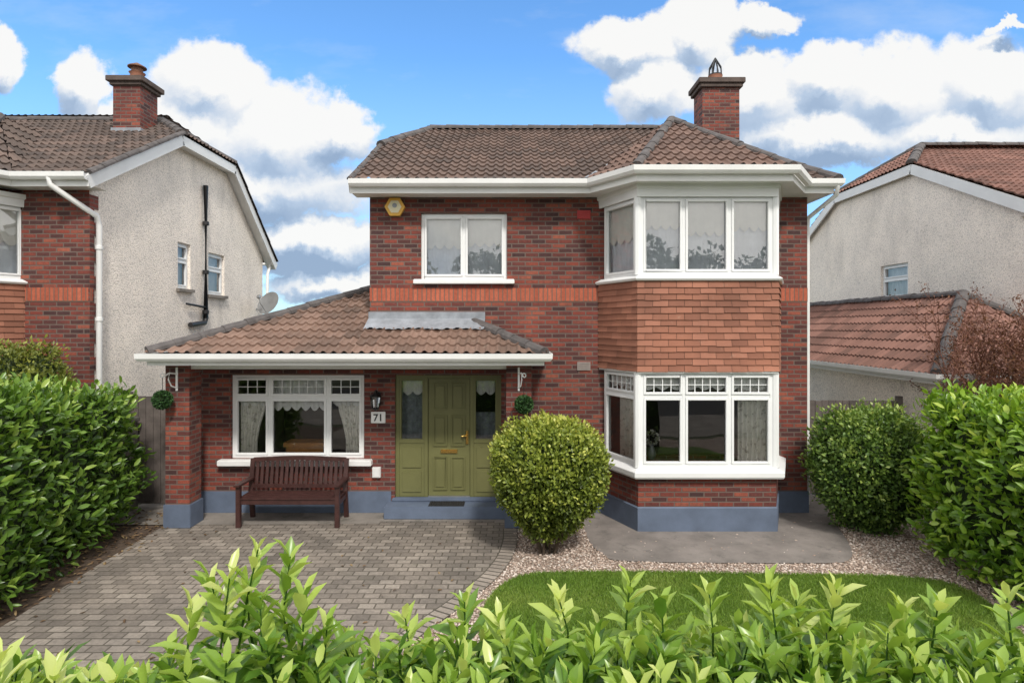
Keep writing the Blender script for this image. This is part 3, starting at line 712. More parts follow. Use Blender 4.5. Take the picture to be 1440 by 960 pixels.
mb = MB(); roof_panel(mb, [(Wl, -.45, 5.55), A, E, D, (Wl, 3.43, 7.73)]); roof_panel(mb, [E, E2, D]); roof_panel(mb, [A2, (Wl, 7.1, 4.95), (Wl, 3.43, 7.73), D, E2])
l0 = (-8.0, -.45, 5.57); l1 = (-8.45, -1.2, 5.57); l2 = (-10.8, -1.2, 5.57); l3 = (-11.3, -.45, 5.57); lp = (-9.55, 1.1, 7.0); lb = (-9.55, 2.15, 7.0)
rl = mb.build('roof', M['tile_left'], HL)
mb = MB(); roof_panel(mb, [l2, l1, lp]); roof_panel(mb, [l1, l0, lp]); roof_panel(mb, [l3, l2, lp])
for q in (l0, l3): roof_panel(mb, [lp, lb, q])
mb.build('bay_roof', M['tile_left'], HL)
ridges(rl, 'ridge_tiles', [((Wl, 3.43, 7.73), D), (E, D), (E2, D), (l1, lp), (l2, lp)]); ridges(rl, 'verge_tiles', [(A, E), (A2, E2)], .07)
bars(HL, 'bargeboard', [(A, E), (E, E2), (E2, A2)], .04, .2, 'fascia', -.13)
for a, b in ((A, E), (E, E2), (E2, A2)):
    a = V(a)+V((0, 0, -.2)); b = V(b)+V((0, 0, -.2)); mb = MB(); mb.add([a, b, b+V((-.24, 0, 0)), a+V((-.24, 0, 0))]); mb.build('verge_soffit', M['fascia'], HL)
gutter(HL, [(Wl, -.45), (-11.3, -.45), (-10.8, -1.2), (-8.45, -1.2), (-8.0, -.45), (X+.24, -.45)], 5.54)
mb = MB(); sweep(mb, [(X+.2, 7.12), (Wl, 7.12)], [(0, 4.9), (.1, 4.88), (.12, 4.97)]); mb.build('gutter', M['fascia'], HL)
MB().tube([(X+.1, 7.0, 4.9), (X+.1, 6.8, 4.6), (X+.06, 6.75, .2)], .04, 8).build('downpipe', M['fascia'], HL, smooth=True)
mb = MB(); mb.tube([(-7.35, -.52, 5.5), (-7.33, -.52, 5.36), (-6.93, -.02, 4.95), (-6.93, .03, 4.8), (-6.93, .03, .1)], .045, 10)
for z in (4.4, 3.2, 2.0): mb.lathe((-6.93, .03, z), [(.044, 0), (.058, .005), (.058, .06), (.044, .065)], 10)
mb.build('downpipe', M['fascia'], HL, smooth=True)
mb = MB(); mb.tube([(-6.93, 3.49, 6.3), (-6.93, 3.49, 3.3), (-6.93, 3.44, 3.2), (-6.93, 2.85, 3.15)], .055, 10)
for z in (5.4, 4.3, 3.4): mb.lathe((-6.93, 3.49, z), [(.054, 0), (.07, .01), (.07, .08), (.054, .09)], 10)
mb.tube([(-6.93, 3.49, 3.55), (-6.93, 2.7, 3.6)], .025, 8); mb.build('soil_pipe', M['pipe'], HL, smooth=True)
for a, b, c, d in ((2.49, 2.98, 3.92, 4.89), (3.74, 4.50, 3.86, 4.83)):
    Mx = frameM((X-.06, a, c), (0, 1), (-1, 0)); w = win(HL, Mx, b-a, d-c, [], (d-c)*.62)
    drape('net_curtain', w, Mx, .03, b-a-.03, .02, d-c-.03, .12, 'net', 8, .012)
    MB().box(X-.02, X+.07, a-.06, b+.06, c-.07, c-.004).build('sill', M['concrete'], w)
chm = MB().box(-8.26, -7.70, 2.35, 2.95, 6.2, 8.1).build('chimney', M['brick'], HL)
mb = MB(); mb.box(-8.31, -7.65, 2.30, 3.0, 8.1, 8.17); mb.box(-8.36, -7.60, 2.25, 3.05, 8.17, 8.28); mb.build('chimney_cap', M['cap'], chm, bevel=.01)
MB().lathe((-7.95, 2.65, 8.28), [(.15, 0), (.13, .16), (.16, .2), (.13, .2)], 14).build('chimney_pot', M['clay'], chm, smooth=True)
MB().lathe((-7.95, 2.65, 8.28), [(.11, .2), (.11, .3), (.18, .31), (.18, .33), (.02, .42)], 14).build('cowl', M['copper'], chm, smooth=True)
MB().box(-8.29, -7.67, 2.32, 2.98, 6.9, 7.22).build('chimney_flashing', M['lead'], chm)
ds = thing('satellite_dish', 'grey satellite dish on an arm at the back of the pebbledash gable', 'satellite dish', (-6.6, 6.2, 3.75))
dm = Matrix.Translation((-6.6, 6.15, 3.75)) @ Matrix.Rotation(R(62), 4, 'X') @ Matrix.Rotation(R(-20), 4, 'Y')
MB(dm).lathe((0, 0, 0), [(r, .5*r*r-.03) for r in np.linspace(.001, .34, 8)], 24).build('dish', M['metal'], ds, smooth=True)
MB().tube([(-7.0, 6.3, 3.6), (-6.65, 6.3, 3.6), (-6.6, 6.22, 3.72)], .025, 8).build('mount', M['metal'], ds)
mb = MB(dm); mb.tube([(0, -.3, 0), (0, -.15, .3), (0, -.02, .38)], .012, 6); mb.box(-.04, .04, -.05, .03, .34, .42); mb.build('receiver_arm', M['metal'], ds)

# ================================================================== RIGHT HOUSE
HR = thing('detached_house', 'neighbouring house at right with plain pebbledash gable and red tiled hipped garage', 'house', (12, 4, 0))
X = 9.6
mb = MB(); fy, ry = 1.15, 11.0
wall(mb, (X, ry), (0, -1), ry-fy, 0, 5.2, [(ry-5.5, ry-4.44, 3.82, 4.68)])
mb.add([(X, fy, 5.2), (X, ry, 5.2), (X, 7.5, 6.85), (X, 4.15, 6.85), (X, fy, 5.4)])
mb.build('gable_wall', M['pebble'], HR)
mb = MB(); wall(mb, (X, fy), (1, 0), 7, 0, 5.4); mb.build('front_wall', M['brick'], HR)
mb = MB(); wall(mb, (X+7, fy), (0, 1), ry-fy, 0, 5.4); wall(mb, (X+7, ry), (-1, 0), 7, 0, 5.2); mb.build('rear_wall', M['pebble'], HR)
A = (X-.12, .8, 5.35); E = (X-.12, 4.15, 6.98); E2 = (X-.12, 7.5, 6.98); A2 = (X-.12, 11.3, 5.0); D = (10.85, 5.8, 7.9); Wr = 17
mb = MB(); roof_panel(mb, [A, (Wr, .8, 5.35), (Wr, 5.8, 7.9), D, E]); roof_panel(mb, [E2, E, D]); roof_panel(mb, [(Wr, 11.3, 5.0), A2, E2, D, (Wr, 5.8, 7.9)])
rr = mb.build('roof', M['tile_right'], HR)
ridges(rr, 'ridge_tiles', [(D, (Wr, 5.8, 7.9)), (E, D), (E2, D)])
bars(HR, 'bargeboard', [(A, E), (E, E2), (E2, A2)], .04, .22, 'fascia', -.13)
gutter(HR, [(X-.1, .8), (Wr, .8)], 5.33)
Mx = frameM((X+.06, 5.5, 3.82), (0, -1), (1, 0)); w = win(HR, Mx, 1.06, .86, [], .5)
drape('net_curtain', w, Mx, .03, 1.03, .02, .8, .12, 'net', 8, .012)
MB().box(X-.07, X+.02, 4.38, 5.56, 3.75, 3.816).build('sill', M['concrete'], w)
g0 = (7.2, .1, 2.3); g1 = (10.9, .1, 2.3); gp = (9.0, 1.9, 3.74); gq = (9.0, 9.0, 3.74); g2 = (7.2, 9.0, 2.3)
mb = MB(); roof_panel(mb, [g0, g1, gp]); roof_panel(mb, [g2, g0, gp, gq]); roof_panel(mb, [g1, (10.9, 3.8, 2.3), gp])
gr = mb.build('garage_roof', M['tile_right'], HR)
ridges(gr, 'hip_tiles', [(g0, gp), (gp, gq), (g1, gp)])
gutter(HR, [(7.2, 9.0), (7.2, .1), (10.9, .1)], 2.29, .16, .3)
mb = MB(); wall(mb, (7.5, 9), (0, -1), 8.6, 0, 2.25); wall(mb, (7.5, .4), (1, 0), 3.2, 0, 2.25); mb.build('garage_wall', M['pebble'], HR)

# ---------------------------------------------------------------- gates and boundary
def gate(x0, x1, y, h, label, mat='fence'):
    g = thing('side_gate', label, 'gate', ((x0+x1)/2, y, 0)); n = int((x1-x0)/.12)
    mb = MB()
    for k in range(n):
        a = x0+(x1-x0)*k/n; mb.box(a+.004, a+(x1-x0)/n-.004, y, y+.022, .05, h+random.uniform(-.008, .008))
    mb.build('board_panel', M[mat], g)
    for z in (.3, h*.55, h-.2): MB().box(x0, x1, y+.023, y+.06, z, z+.1).build('rail', M[mat], g)
    for x in (x0-.09, x1): MB().box(x, x+.09, y-.02, y+.07, 0, h+.08).build('post', M[mat], g)
gate(-6.6, -5.32, .35, 1.9, 'dark timber side gate between the left hedge and the brick porch pillar')
gate(5.08, 7.1, 1.0, 1.75, 'dark timber side gate between the brick house and the right garage')
bw = MB(); bw.box(-6.62, -6.42, -3.8, .25, 0, 1.5); bw.box(-6.66, -6.38, -3.8, .25, 1.5, 1.56)
tag(bw.build('boundary_wall', M['blockwall'], None), 'low grey block wall inside the left hedge by the timber gate', 'wall')

# ================================================================== GROUND
def sheet(name, pts, z, mat, label, cat='ground'):
    mb = MB(); mb.add([(p[0], p[1], z) for p in pts]); return struct(mb.build(name, M[mat], None), label, cat)
sheet('ground', [(-400, -400), (400, -400), (400, 600), (-400, 600)], -.03, 'ground', 'green brown ground reaching the horizon')
sheet('road', [(-200, -19), (200, -19), (200, -12.5), (-200, -12.5)], -.026, 'asphalt', 'grey road in front of the gardens', 'road')
sheet('pavement', [(-200, -12.5), (200, -12.5), (200, -8.9), (-200, -8.9)], -.022, 'concrete', 'concrete pavement before the front hedge', 'pavement')
gravel = [(-1.6, -8.4), (7.6, -8.4), (7.6, .3), (-1.6, .3)]
sheet('gravel', gravel, -.008, 'gravel', 'pinkish gravel bed between the driveway and the lawn')
sheet('flower_bed', [(-8, -8.4), (-4.9, -8.4), (-4.9, .2), (-8, .2)], -.012, 'soil', 'brown soil strip under the left hedge')
dcurve = [(.03, -.80), (.03, -1.3), (-.05, -1.96), (-.26, -2.64), (-.63, -3.37), (-.94, -3.9), (-1.12, -4.41), (-1.25, -5.5), (-1.3, -8.4)]
drive = [(-5.45, -.3), (.03, -.3)]+dcurve+[(-5.2, -8.4), (-5.25, -5.0), (-5.3, -3.6), (-5.42, -2)]
sheet('driveway', drive, 0, 'paving', 'weathered grey block paved driveway', 'driveway')
sheet('path', [(-6.5, -.62), (-4.4, -.60), (-2.1, -.56), (-2.1, -.45), (.0, -.44), (.0, .5), (-6.5, .5)], .004, 'concrete', 'worn concrete path along the porch', 'path')
def smoothc(p, k=4):
    out = []
    for i in range(len(p)-1):
        a, b, c, d = (V(p[max(i-1, 0)]), V(p[i]), V(p[i+1]), V(p[min(i+2, len(p)-1)]))
        for j in range(k):
            t = j/k; out.append(.5*((2*b)+(c-a)*t+(2*a-5*b+4*c-d)*t*t+(3*b-a-3*c+d)*t**3))
    return out+[V(p[-1])]
sc = smoothc(dcurve)
mb = MB(); L = 0
def nrm2(i):
    d = (sc[min(i+1, len(sc)-1)]-sc[max(i-1, 0)]).normalized(); return V((d.y, -d.x))
for i in range(len(sc)-1):
    a, b = sc[i], sc[i+1]; na, nb = nrm2(i), nrm2(i+1); l = (b-a).length
    q = [a-na*.05, b-nb*.05, b+nb*.17, a+na*.17]
    mb.add([(p.x, p.y, .008) for p in q], [(L, .0), (L+l, .0), (L+l, .22), (L, .22)]); L += l
struct(mb.build('driveway_edging', M['kerbset'], None), 'curved row of grey setts edging the driveway', 'edging')
apron = smoothc([(1.12, -.1), (1.12, -1.3), (1.25, -1.8), (1.6, -2.06), (3.98, -2.12), (4.5, -2.0), (4.8, -1.5), (5.1, -.6), (5.5, .6), (5.6, 1.2)])
apl = [(p.x, p.y) for p in apron]+[(1.12, 1.2)]
sheet('apron', apl, .004, 'tarmac', 'dark concrete apron around the foot of the bay window', 'paving')
lawn = [(p.x, p.y) for p in smoothc([(.30, -2.46), (1.2, -2.42), (3, -2.48), (4.6, -2.55), (5.25, -2.75), (5.35, -3.2), (5.1, -4.2), (4.8, -6.9), (.3, -6.9), (-.2, -5), (-.34, -3.7), (-.30, -3.3), (-.17, -2.9), (.05, -2.6), (.30, -2.46)])[:-1]]
sheet('lawn', lawn, .012, 'turf', 'mown green lawn in front of the bay window', 'lawn')
def inpoly(P, poly):
    x, y = P[:, 0], P[:, 1]; r = np.zeros(len(P), bool); j = len(poly)-1
    for i in range(len(poly)):
        xi, yi = poly[i]; xj, yj = poly[j]
        c = ((yi > y) != (yj > y)) & (x < (xj-xi)*(y-yi)/(yj-yi+1e-12)+xi); r ^= c; j = i
    return r
P = rng.uniform((-.4, -6.2), (5.5, -2.3), (190000, 2)); P = P[inpoly(P, lawn)]; P = P[rng.random(len(P)) < np.clip(1.2+(P[:, 1]+2.4)*.2, .15, 1)]
N = len(P); pos = np.c_[P, np.full(N, .012)]; ax = np.c_[rng.normal(size=(N, 2))*.5, np.ones(N)]
patch = np.array([noise.noise(V((p[0]*1.4, p[1]*1.4, 0))) for p in P])
o = leaves('grass', pos, ax, rng.normal(size=(N, 3)), .025+.03*rng.random(N), .007, .58+.35*patch+.4*(rng.random(N)-.4), M['blade'], None, True)
stuff(o, 'short green grass blades of the front lawn', 'grass')
P = rng.uniform((-7.2, -5.2), (-5.15, .1), (1500, 2)); P = P[P[:, 0] < -5.2-rng.random(len(P))*.35]; N = len(P)
P2 = rng.uniform((-5.2, -5), (-.5, -.9), (70, 2)); P = np.r_[P, P2]; N = len(P)
o = leaves('fallen_leaves', np.c_[P, np.full(N, .012)], np.c_[rng.normal(size=(N, 2)), .12*rng.normal(size=N)], np.c_[.2*rng.normal(size=(N, 2)), np.ones(N)], .05+.04*rng.random(N), .03, rng.random(N), M['litter'], None)
stuff(o, 'fallen brown leaves scattered along the left hedge and paving', 'leaves')
P = rng.uniform((-1.4, -4.6), (6.0, -.3), (26000, 2)); ok = ~inpoly(P, lawn) & ~inpoly(P, drive) & ~inpoly(P, apl)
edge = rng.random(len(P)) < .012
P = P[ok | (edge & inpoly(P, apl))]
ico = bmesh.new(); bmesh.ops.create_icosphere(ico, subdivisions=1, radius=1); iv = np.array([v.co[:] for v in ico.verts]); itf = np.array([[v.index for v in f.verts] for f in ico.faces]); ico.free()
N = len(P); sc_ = (.009+.013*rng.random((N, 1, 1)))*np.array([1, .8, .55])*(1+.25*rng.normal(size=(N, 1, 3)))
co = iv[None]*(1+.18*rng.normal(size=(N, len(iv), 1)))*sc_; an = rng.random(N)*6.28; ca, sa = np.cos(an)[:, None], np.sin(an)[:, None]
co = np.stack([co[..., 0]*ca-co[..., 1]*sa, co[..., 0]*sa+co[..., 1]*ca, co[..., 2]], -1)+np.c_[P, np.full(N, .0)][:, None, :]
me = bpy.data.meshes.new('pebbles'); k = len(iv); me.vertices.add(N*k); me.vertices.foreach_set('co', co.reshape(-1).astype(np.float32))
lp_ = (np.arange(N)[:, None, None]*k+itf[None]).reshape(-1); me.loops.add(len(lp_)); me.loops.foreach_set('vertex_index', lp_.astype(np.int32))
me.polygons.add(len(lp_)//3); me.polygons.foreach_set('loop_start', np.arange(0, len(lp_), 3).astype(np.int32)); me.update(calc_edges=True)
me.attributes.new('rnd', 'FLOAT', 'POINT').data.foreach_set('value', np.repeat(rng.random(N), k).astype(np.float32)); me.materials.append(M['stone'])
stuff(link('gravel_stones', me), 'loose pinkish gravel stones beside the lawn', 'gravel')

# ================================================================== PLANTS
def round_bush(name, label, cat, c, half, n, L, W, mat, lum=.08, taper=0, stems=0, hi=.35, simple=True, depth=.18, sph=2.0, stray=.06, bias=0):
    root = thing(name, label, cat, (c[0], c[1], 0)); c = np.array(c); half = np.array(half)
    def surf(d):
        q = np.array(d); r = (abs(q[0])**sph+abs(q[1])**sph+abs(q[2])**sph)**(-1/sph)
        q = q*r
        f = 1+lump(V(q)+V(c), 2.2, lum)+lump(V(q)+V(c), 6, lum*.6)
        if taper and q[2] < .2: q = q*np.array([1-taper*(.2-q[2])**1.3, 1-taper*(.2-q[2])**1.3, 1])
        return c+half*q*f
    d = unit(rng.normal(size=(n, 3))); pos = np.array([surf(x) for x in d])
    ins = rng.random(n)**1.8*depth; ins = np.where(rng.random(n) < .18, -stray*rng.random(n), ins)
    pos = c+(pos-c)*(1-ins[:, None])
    nr = unit(d/half)
    ax = nr*.9+np.array([0, 0, .45])+.75*rng.normal(size=(n, 3))
    hz = (pos[:, 2]-c[2])/half[2]
    cl = np.array([noise.noise(V(p)*5.0) for p in pos])
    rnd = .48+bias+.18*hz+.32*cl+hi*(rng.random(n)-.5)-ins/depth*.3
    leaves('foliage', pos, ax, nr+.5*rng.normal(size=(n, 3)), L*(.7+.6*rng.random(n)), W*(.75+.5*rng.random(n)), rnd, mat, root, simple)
    blob_core('inner_growth', root, lambda q: V(c+(surf(q)-c)*.84))
    if stems:
        mb = MB()
        for k in range(stems):
            a = random.random()*6.28; r0 = .04+.10*random.random(); r1 = .2+.25*random.random()
            mb.tube([(c[0]+r0*math.cos(a), c[1]+r0*math.sin(a), -.02), (c[0]+(r0+r1)*.5*math.cos(a+.2), c[1]+(r0+r1)*.5*math.sin(a+.2), .28), (c[0]+r1*math.cos(a), c[1]+r1*math.sin(a), .6)], .016+.01*random.random(), 6, .01)
        mb.build('stems', M['bark'], root, smooth=True)
    return root
round_bush('topiary_bush', 'rounded clipped green bush on bare stems in gravel before the door pillar', 'bush', (.51, -1.70, 1.03), (.735, .74, .735), 32000, .056, .034, M['leaf_ball'], .11, .30, 14, .5, depth=.15, sph=2.7, stray=.11)
round_bush('garden_shrub', 'large dark green rounded shrub between the house corner and the right hedge', 'shrub', (5.48, -.85, .94), (.79, .74, .86), 22000, .064, .036, M['leaf_bush'], .16, .15, 8, .5, sph=2.4, stray=.14)
round_bush('golden_shrub', 'yellowish green shrub rising behind the left hedge by the brick wall', 'shrub', (-7.55, -.95, 1.85), (.85, .6, 1.0), 11000, .065, .036, M['leaf_gold'], .16, 0, 0, .5, stray=.12)
def hedge(label, c, half, n, mat, rot=0, slope=0, L=.125, W=.056):
    root = thing('laurel_hedge', label, 'hedge', (c[0], c[1], 0)); c = np.array(c); half = np.array(half)
    ca, sa = math.cos(rot), math.sin(rot)
    def tr(q):
        f = 1+lump(V(q*half)+V(c), 1.7, .20/half.min())+lump(V(q*half)+V(c), 4.5, .11/half.min())
        p = q*half*np.array([f, f, 1+(f-1)*.7])
        z = p[2]+half[2]; z *= 1+slope*p[1]
        return np.array([c[0]+p[0]*ca-p[1]*sa, c[1]+p[0]*sa+p[1]*ca, max(z, .03)])
    ar = np.array([half[1]*half[2]]*2+[half[0]*half[2]]*2+[half[0]*half[1], .0]); fc = rng.choice(6, n, p=ar/ar.sum())
    q = rng.uniform(-1, 1, (n, 3)); axn = np.array([0, 0, 1, 1, 2, 2])[fc]; sg = np.array([1, -1, 1, -1, 1, -1])[fc]; q[np.arange(n), axn] = sg
    q = q/((np.abs(q)**6).sum(1)**(1/6))[:, None]
    nr = unit(np.sign(q)*np.abs(q)**5/half)
    nr = np.c_[nr[:, 0]*ca-nr[:, 1]*sa, nr[:, 0]*sa+nr[:, 1]*ca, nr[:, 2]]
    ins = rng.random(n)**1.6*.24; ins = np.where(rng.random(n) < .18, -.15*rng.random(n), ins)
    pos = np.array([tr(x) for x in q])-nr*ins[:, None]
    pos[:, 2] = np.maximum(pos[:, 2], .03)
    ax = nr*.8+np.array([0, 0, .55])+.6*rng.normal(size=(n, 3))
    cl = np.array([noise.noise(V(p)*3.2) for p in pos])
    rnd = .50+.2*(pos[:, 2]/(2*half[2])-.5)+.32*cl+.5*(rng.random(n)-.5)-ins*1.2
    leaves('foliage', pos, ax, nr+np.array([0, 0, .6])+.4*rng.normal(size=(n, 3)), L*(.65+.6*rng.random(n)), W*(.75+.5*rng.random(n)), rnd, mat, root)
    def cf(v):
        v = np.array(v); v = v/((np.abs(v)**6).sum()**(1/6)); p = tr(v); cc = np.array([c[0], c[1], half[2]]); dlt = p-cc
        return V(cc+dlt*(1-.18/np.linalg.norm(dlt)))
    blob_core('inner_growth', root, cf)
    return root
hedge('tall dense dark green laurel hedge along the left side of the driveway', (-6.80, -2.75, 0), (1.18, 2.3, 1.14), 19000, M['leaf_hedge'], R(9), -.045)
hedge('tall bright green laurel hedge at the right side of the lawn', (6.64, -3.0, 0), (1.15, 1.25, 1.10), 14500, M['leaf_hedge2'], 0, -.01)

tw = thing('twiggy_shrub', 'bare brown twiggy shrub rising behind the right hedge before the garage roof', 'shrub', (7.9, -.9, 0))
mb = MB(); tips = []
def twig(p, d, l, r, lev):
    pts = [p]; q = p.copy()
    for k in range(4):
        d = (d+V((random.gauss(0, .10), random.gauss(0, .10), random.gauss(.04, .08)))).normalized(); q = q+d*l/4; pts.append(q.copy())
        if lev < 2 and k > 0:
            for _ in range(2 if lev else 3):
                dd = (d+V((random.gauss(0, .5), random.gauss(0, .5), random.gauss(0.1, .3)))).normalized(); twig(q.copy(), dd, l*.36, r*.62, lev+1)
    mb.tube(pts, r, 4, r*.5, False); tips.extend(pts[2:])
for k in range(30):
    a = random.random()*6.28; twig(V((7.75+.7*math.cos(a)*random.random(), -.9+.4*math.sin(a), .4)), V((math.cos(a)*.16, math.sin(a)*.16, 1)).normalized(), random.uniform(1.6, 2.4), .012, 0)
mb.build('branches', M['twig'], tw)
tp = np.array([t[:] for t in tips]); tp = np.r_[tp, tp]+rng.normal(size=(len(tp)*2, 3))*.03; N = len(tp)
leaves('dry_leaves', tp, rng.normal(size=(N, 3))+np.array([0, 0, .5]), rng.normal(size=(N, 3)), .05, .026, rng.random(N), M['leaf_brown'], tw, True)

# foreground laurel hedge
fh = thing('laurel_hedge', 'fresh bright green laurel hedge with upright leafy shoots along the front edge', 'hedge', (0, -7.7, 0))
pos, ax, nr, LL, WW, RN = [], [], [], [], [], []
stem = MB()
def lerp(x, xs, ys): return float(np.interp(x, xs, ys))
def hx(x):
    z = lerp(x, [-2.3, -1.6, -1.3, -.9, -.5, -.2, 3], [1.67, 1.69, 1.79, 1.81, 1.79, 1.84, 1.84])
    return z+.05*noise.noise(V((x*2.3, 1, 0)))+.06*noise.noise(V((x*6, 4, 0)))
def shoot(x, y, ztip, ln, tilt, nl, big=1, young=.0):
    a = random.random()*6.28; d = V((math.cos(a)*tilt, math.sin(a)*tilt, 1)).normalized()
    base = V((x, y, ztip))-d*ln
    stem.tube([base-d*.15, base+d*ln*.5+V((random.gauss(0, .01), random.gauss(0, .01), 0)), V((x, y, ztip))], .006, 5, .003, False)
    az = random.random()*6.28; tone = random.gauss(0, .10)
    for i in range(nl):
        t = i/(nl-1); p = base+d*(ln*(.1+.9*t)); az += 2.4+random.gauss(0, .25)
        el = 1.25*(1-t)+.46*t+random.gauss(0, .18)
        u = V((math.cos(az), math.sin(az), 0)); u = (u-d*u.dot(d)).normalized()
        axd = d*math.cos(el)+u*math.sin(el); nn = d*math.sin(el)-u*math.cos(el)
        l = big*(.105+.065*random.random())*(1-.35*max(0, t-.65)/.35)
        pos.append(p[:]); ax.append(axd[:]); nr.append((nn+V((random.gauss(0, .2), random.gauss(0, .2), random.gauss(0, .2))))[:]); LL.append(l); WW.append(l*(.34+.09*random.random()))
        RN.append(.24+.46*t+young+tone+random.gauss(0, .15))
x = -3.4
while x < 3.6:
    for y in np.arange(-8.1, -7.0, .115):
        yy = y+random.uniform(-.06, .06); xx = x+random.uniform(-.06, .06)
        edge = max(0, (yy+7.5)*.55); front = max(0, (-7.75-yy)*.1)
        shoot(xx, yy, hx(xx)+random.uniform(-.2, .04)-edge+front, random.uniform(.18, .28), .35, random.randint(10, 14))
    x += .115
tall = [(-1.03, -7.5, 2.20, .45), (-.93, -7.42, 2.14, .4), (-1.12, -7.55, 2.12, .4), (-1.25, -7.45, 2.06, .35), (-.84, -7.5, 2.02, .35), (-1.0, -7.55, 2.0, .35), (-1.12, -7.4, 2.0, .33), (-1.3, -7.5, 1.95, .33), (-.95, -7.45, 1.92, .33), (-.75, -7.5, 1.9, .3),
        (-2.0, -7.6, 1.82, .28), (-1.7, -7.7, 1.80, .28), (-.45, -7.4, 1.87, .28), (-.2, -7.4, 1.94, .28), (-.05, -7.5, 1.91, .28), (.2, -7.4, 1.95, .3), (.5, -7.4, 2.02, .3), (.62, -7.45, 1.96, .28), (.85, -7.35, 1.95, .28), (1.08, -7.42, 2.02, .3), (1.2, -7.4, 1.95, .28), (1.36, -7.42, 2.0, .3), (1.62, -7.45, 1.94, .28), (1.8, -7.4, 1.93, .28), (2.05, -7.45, 1.98, .3), (2.25, -7.4, 1.96, .28), (-2.4, -7.6, 1.82, .28), (2.6, -7.4, 1.98, .3)]
for (xx, yy, zt, ln) in tall: shoot(xx, yy, zt, ln, .18, 17, 1.05, .2)
for k in range(2400):
    xx = random.uniform(-3.5, 3.7); side = random.random() < .6; yy = -6.98+random.uniform(-.1, .05) if side else -8.25
    z = random.uniform(.1, 1.45); pos.append((xx, yy, z)); s_ = 1 if side else -1
    ax.append((random.gauss(0, .5), s_*.8+random.gauss(0, .3), .5+random.gauss(0, .4))); nr.append((random.gauss(0, .4), s_*.5, 1)); LL.append(random.uniform(.11, .16)); WW.append(.055); RN.append(random.uniform(0.05, .5))
leaves('foliage', np.array(pos), np.array(ax), np.array(nr), np.array(LL), np.array(WW), np.array(RN), M['leaf_front'], fh)
stem.build('stems', M['leaf_front'], fh)
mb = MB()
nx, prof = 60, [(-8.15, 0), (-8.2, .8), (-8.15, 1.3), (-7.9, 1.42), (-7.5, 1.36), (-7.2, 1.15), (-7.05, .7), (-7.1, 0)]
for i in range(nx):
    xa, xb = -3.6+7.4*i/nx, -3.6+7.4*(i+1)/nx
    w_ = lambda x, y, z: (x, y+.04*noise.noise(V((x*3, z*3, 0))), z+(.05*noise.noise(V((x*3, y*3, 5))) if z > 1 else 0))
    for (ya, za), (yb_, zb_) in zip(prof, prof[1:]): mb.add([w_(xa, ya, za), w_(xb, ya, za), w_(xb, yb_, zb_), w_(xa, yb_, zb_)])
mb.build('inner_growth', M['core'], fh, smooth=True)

# trees across the road (seen only as reflections in the window glass)
for i, (tx, ty_, th) in enumerate(((-11, -24, 8.5), (-5.5, -25.5, 7.2), (-.5, -24.5, 8.8), (4.5, -25.5, 7.4), (9, -24, 8.4), (14.5, -25, 7.6))):
    t = thing('street_tree', 'leafy green tree standing across the road', 'tree', (tx, ty_, 0), 'trees across the road')
    mb = MB(); mb.tube([(tx, ty_, 0), (tx+.1, ty_, 1.5), (tx, ty_+.1, th*.6)], .18, 8, .07)
    for k in range(5):
        a = k*1.3; mb.tube([(tx+.05, ty_, th*.3+k*.3), (tx+math.cos(a)*.9, ty_+math.sin(a)*.9, th*.5+k*.3), (tx+math.cos(a)*1.5, ty_+math.sin(a)*1.5, th*.65+k*.3)], .07, 6, .02)
    mb.build('trunk', M['bark'], t, smooth=True)
    cl = [(V((tx, ty_, th*.62))+V((random.gauss(0, 1.1), random.gauss(0, .9), random.gauss(0, th*.14))), random.uniform(.7, 1.25)) for _ in range(16)]
    pp_ = np.concatenate([np.array(c)+unit(rng.normal(size=(130, 3)))*r*(rng.random((130, 1))**.4) for c, r in cl])
    leaves('crown', pp_, rng.normal(size=(len(pp_), 3)), rng.normal(size=(len(pp_), 3)), .34, .24, rng.random(len(pp_)), M['leaf_tree'], t, True)

# ================================================================== SKY, LIGHT, CAMERA
w = bpy.data.worlds.new('World'); S.world = w; w.use_nodes = True; nt = w.node_tree; bg = nt.nodes['Background']
sunv = V((.24, -.72, .82)).normalized(); el = math.asin(sunv.z); az = math.atan2(sunv.x, sunv.y)
sky = nd(nt, 'ShaderNodeTexSky', sky_type='NISHITA', sun_disc=False, sun_elevation=el, sun_rotation=az, air_density=1.0, dust_density=.6, ozone_density=2.0)
g = nd(nt, 'ShaderNodeTexCoord').outputs['Generated']
sp = nd(nt, 'ShaderNodeSeparateXYZ', {0: g})
ay = math_(nt, 'ADD', math_(nt, 'ABSOLUTE', sp.outputs[1]), .001)
u = math_(nt, 'DIVIDE', sp.outputs[0], ay); v = math_(nt, 'DIVIDE', sp.outputs[2], ay)
pv = nd(nt, 'ShaderNodeCombineXYZ', {0: u, 1: v, 2: 0.0}).outputs[0]
blobs = [(115,120,45,50),(300,125,80,62),(250,190,130,65),(390,195,100,75),(480,190,58,48),(330,260,180,48),(430,340,130,38),(-5,85,45,42),(480,400,90,28),
         (885,62,80,40),(985,48,58,50),(1075,30,52,26),(925,125,70,55),(1060,135,90,62),(1165,110,60,50),(1255,130,90,70),(1390,125,85,72),(1170,195,170,42),(1340,195,130,48),(1420,40,40,10),(620,435,180,25)]
def field(vec, bl):
    cur = None
    for (px, py, rx, ry) in bl:
        cu_, cv_ = (px-720)/832, (460-py)/832; iu, iv_ = 832/rx, 832/ry
        ma = nd(nt, 'ShaderNodeVectorMath', {0: vec, 1: (iu, iv_, 0), 2: (-cu_*iu, -cv_*iv_, 0)}, operation='MULTIPLY_ADD').outputs[0]
        ln = nd(nt, 'ShaderNodeVectorMath', {0: ma}, operation='LENGTH').outputs['Value']
        cur = ln if cur is None else math_(nt, 'SMOOTH_MIN', cur, ln, .14)
    return cur
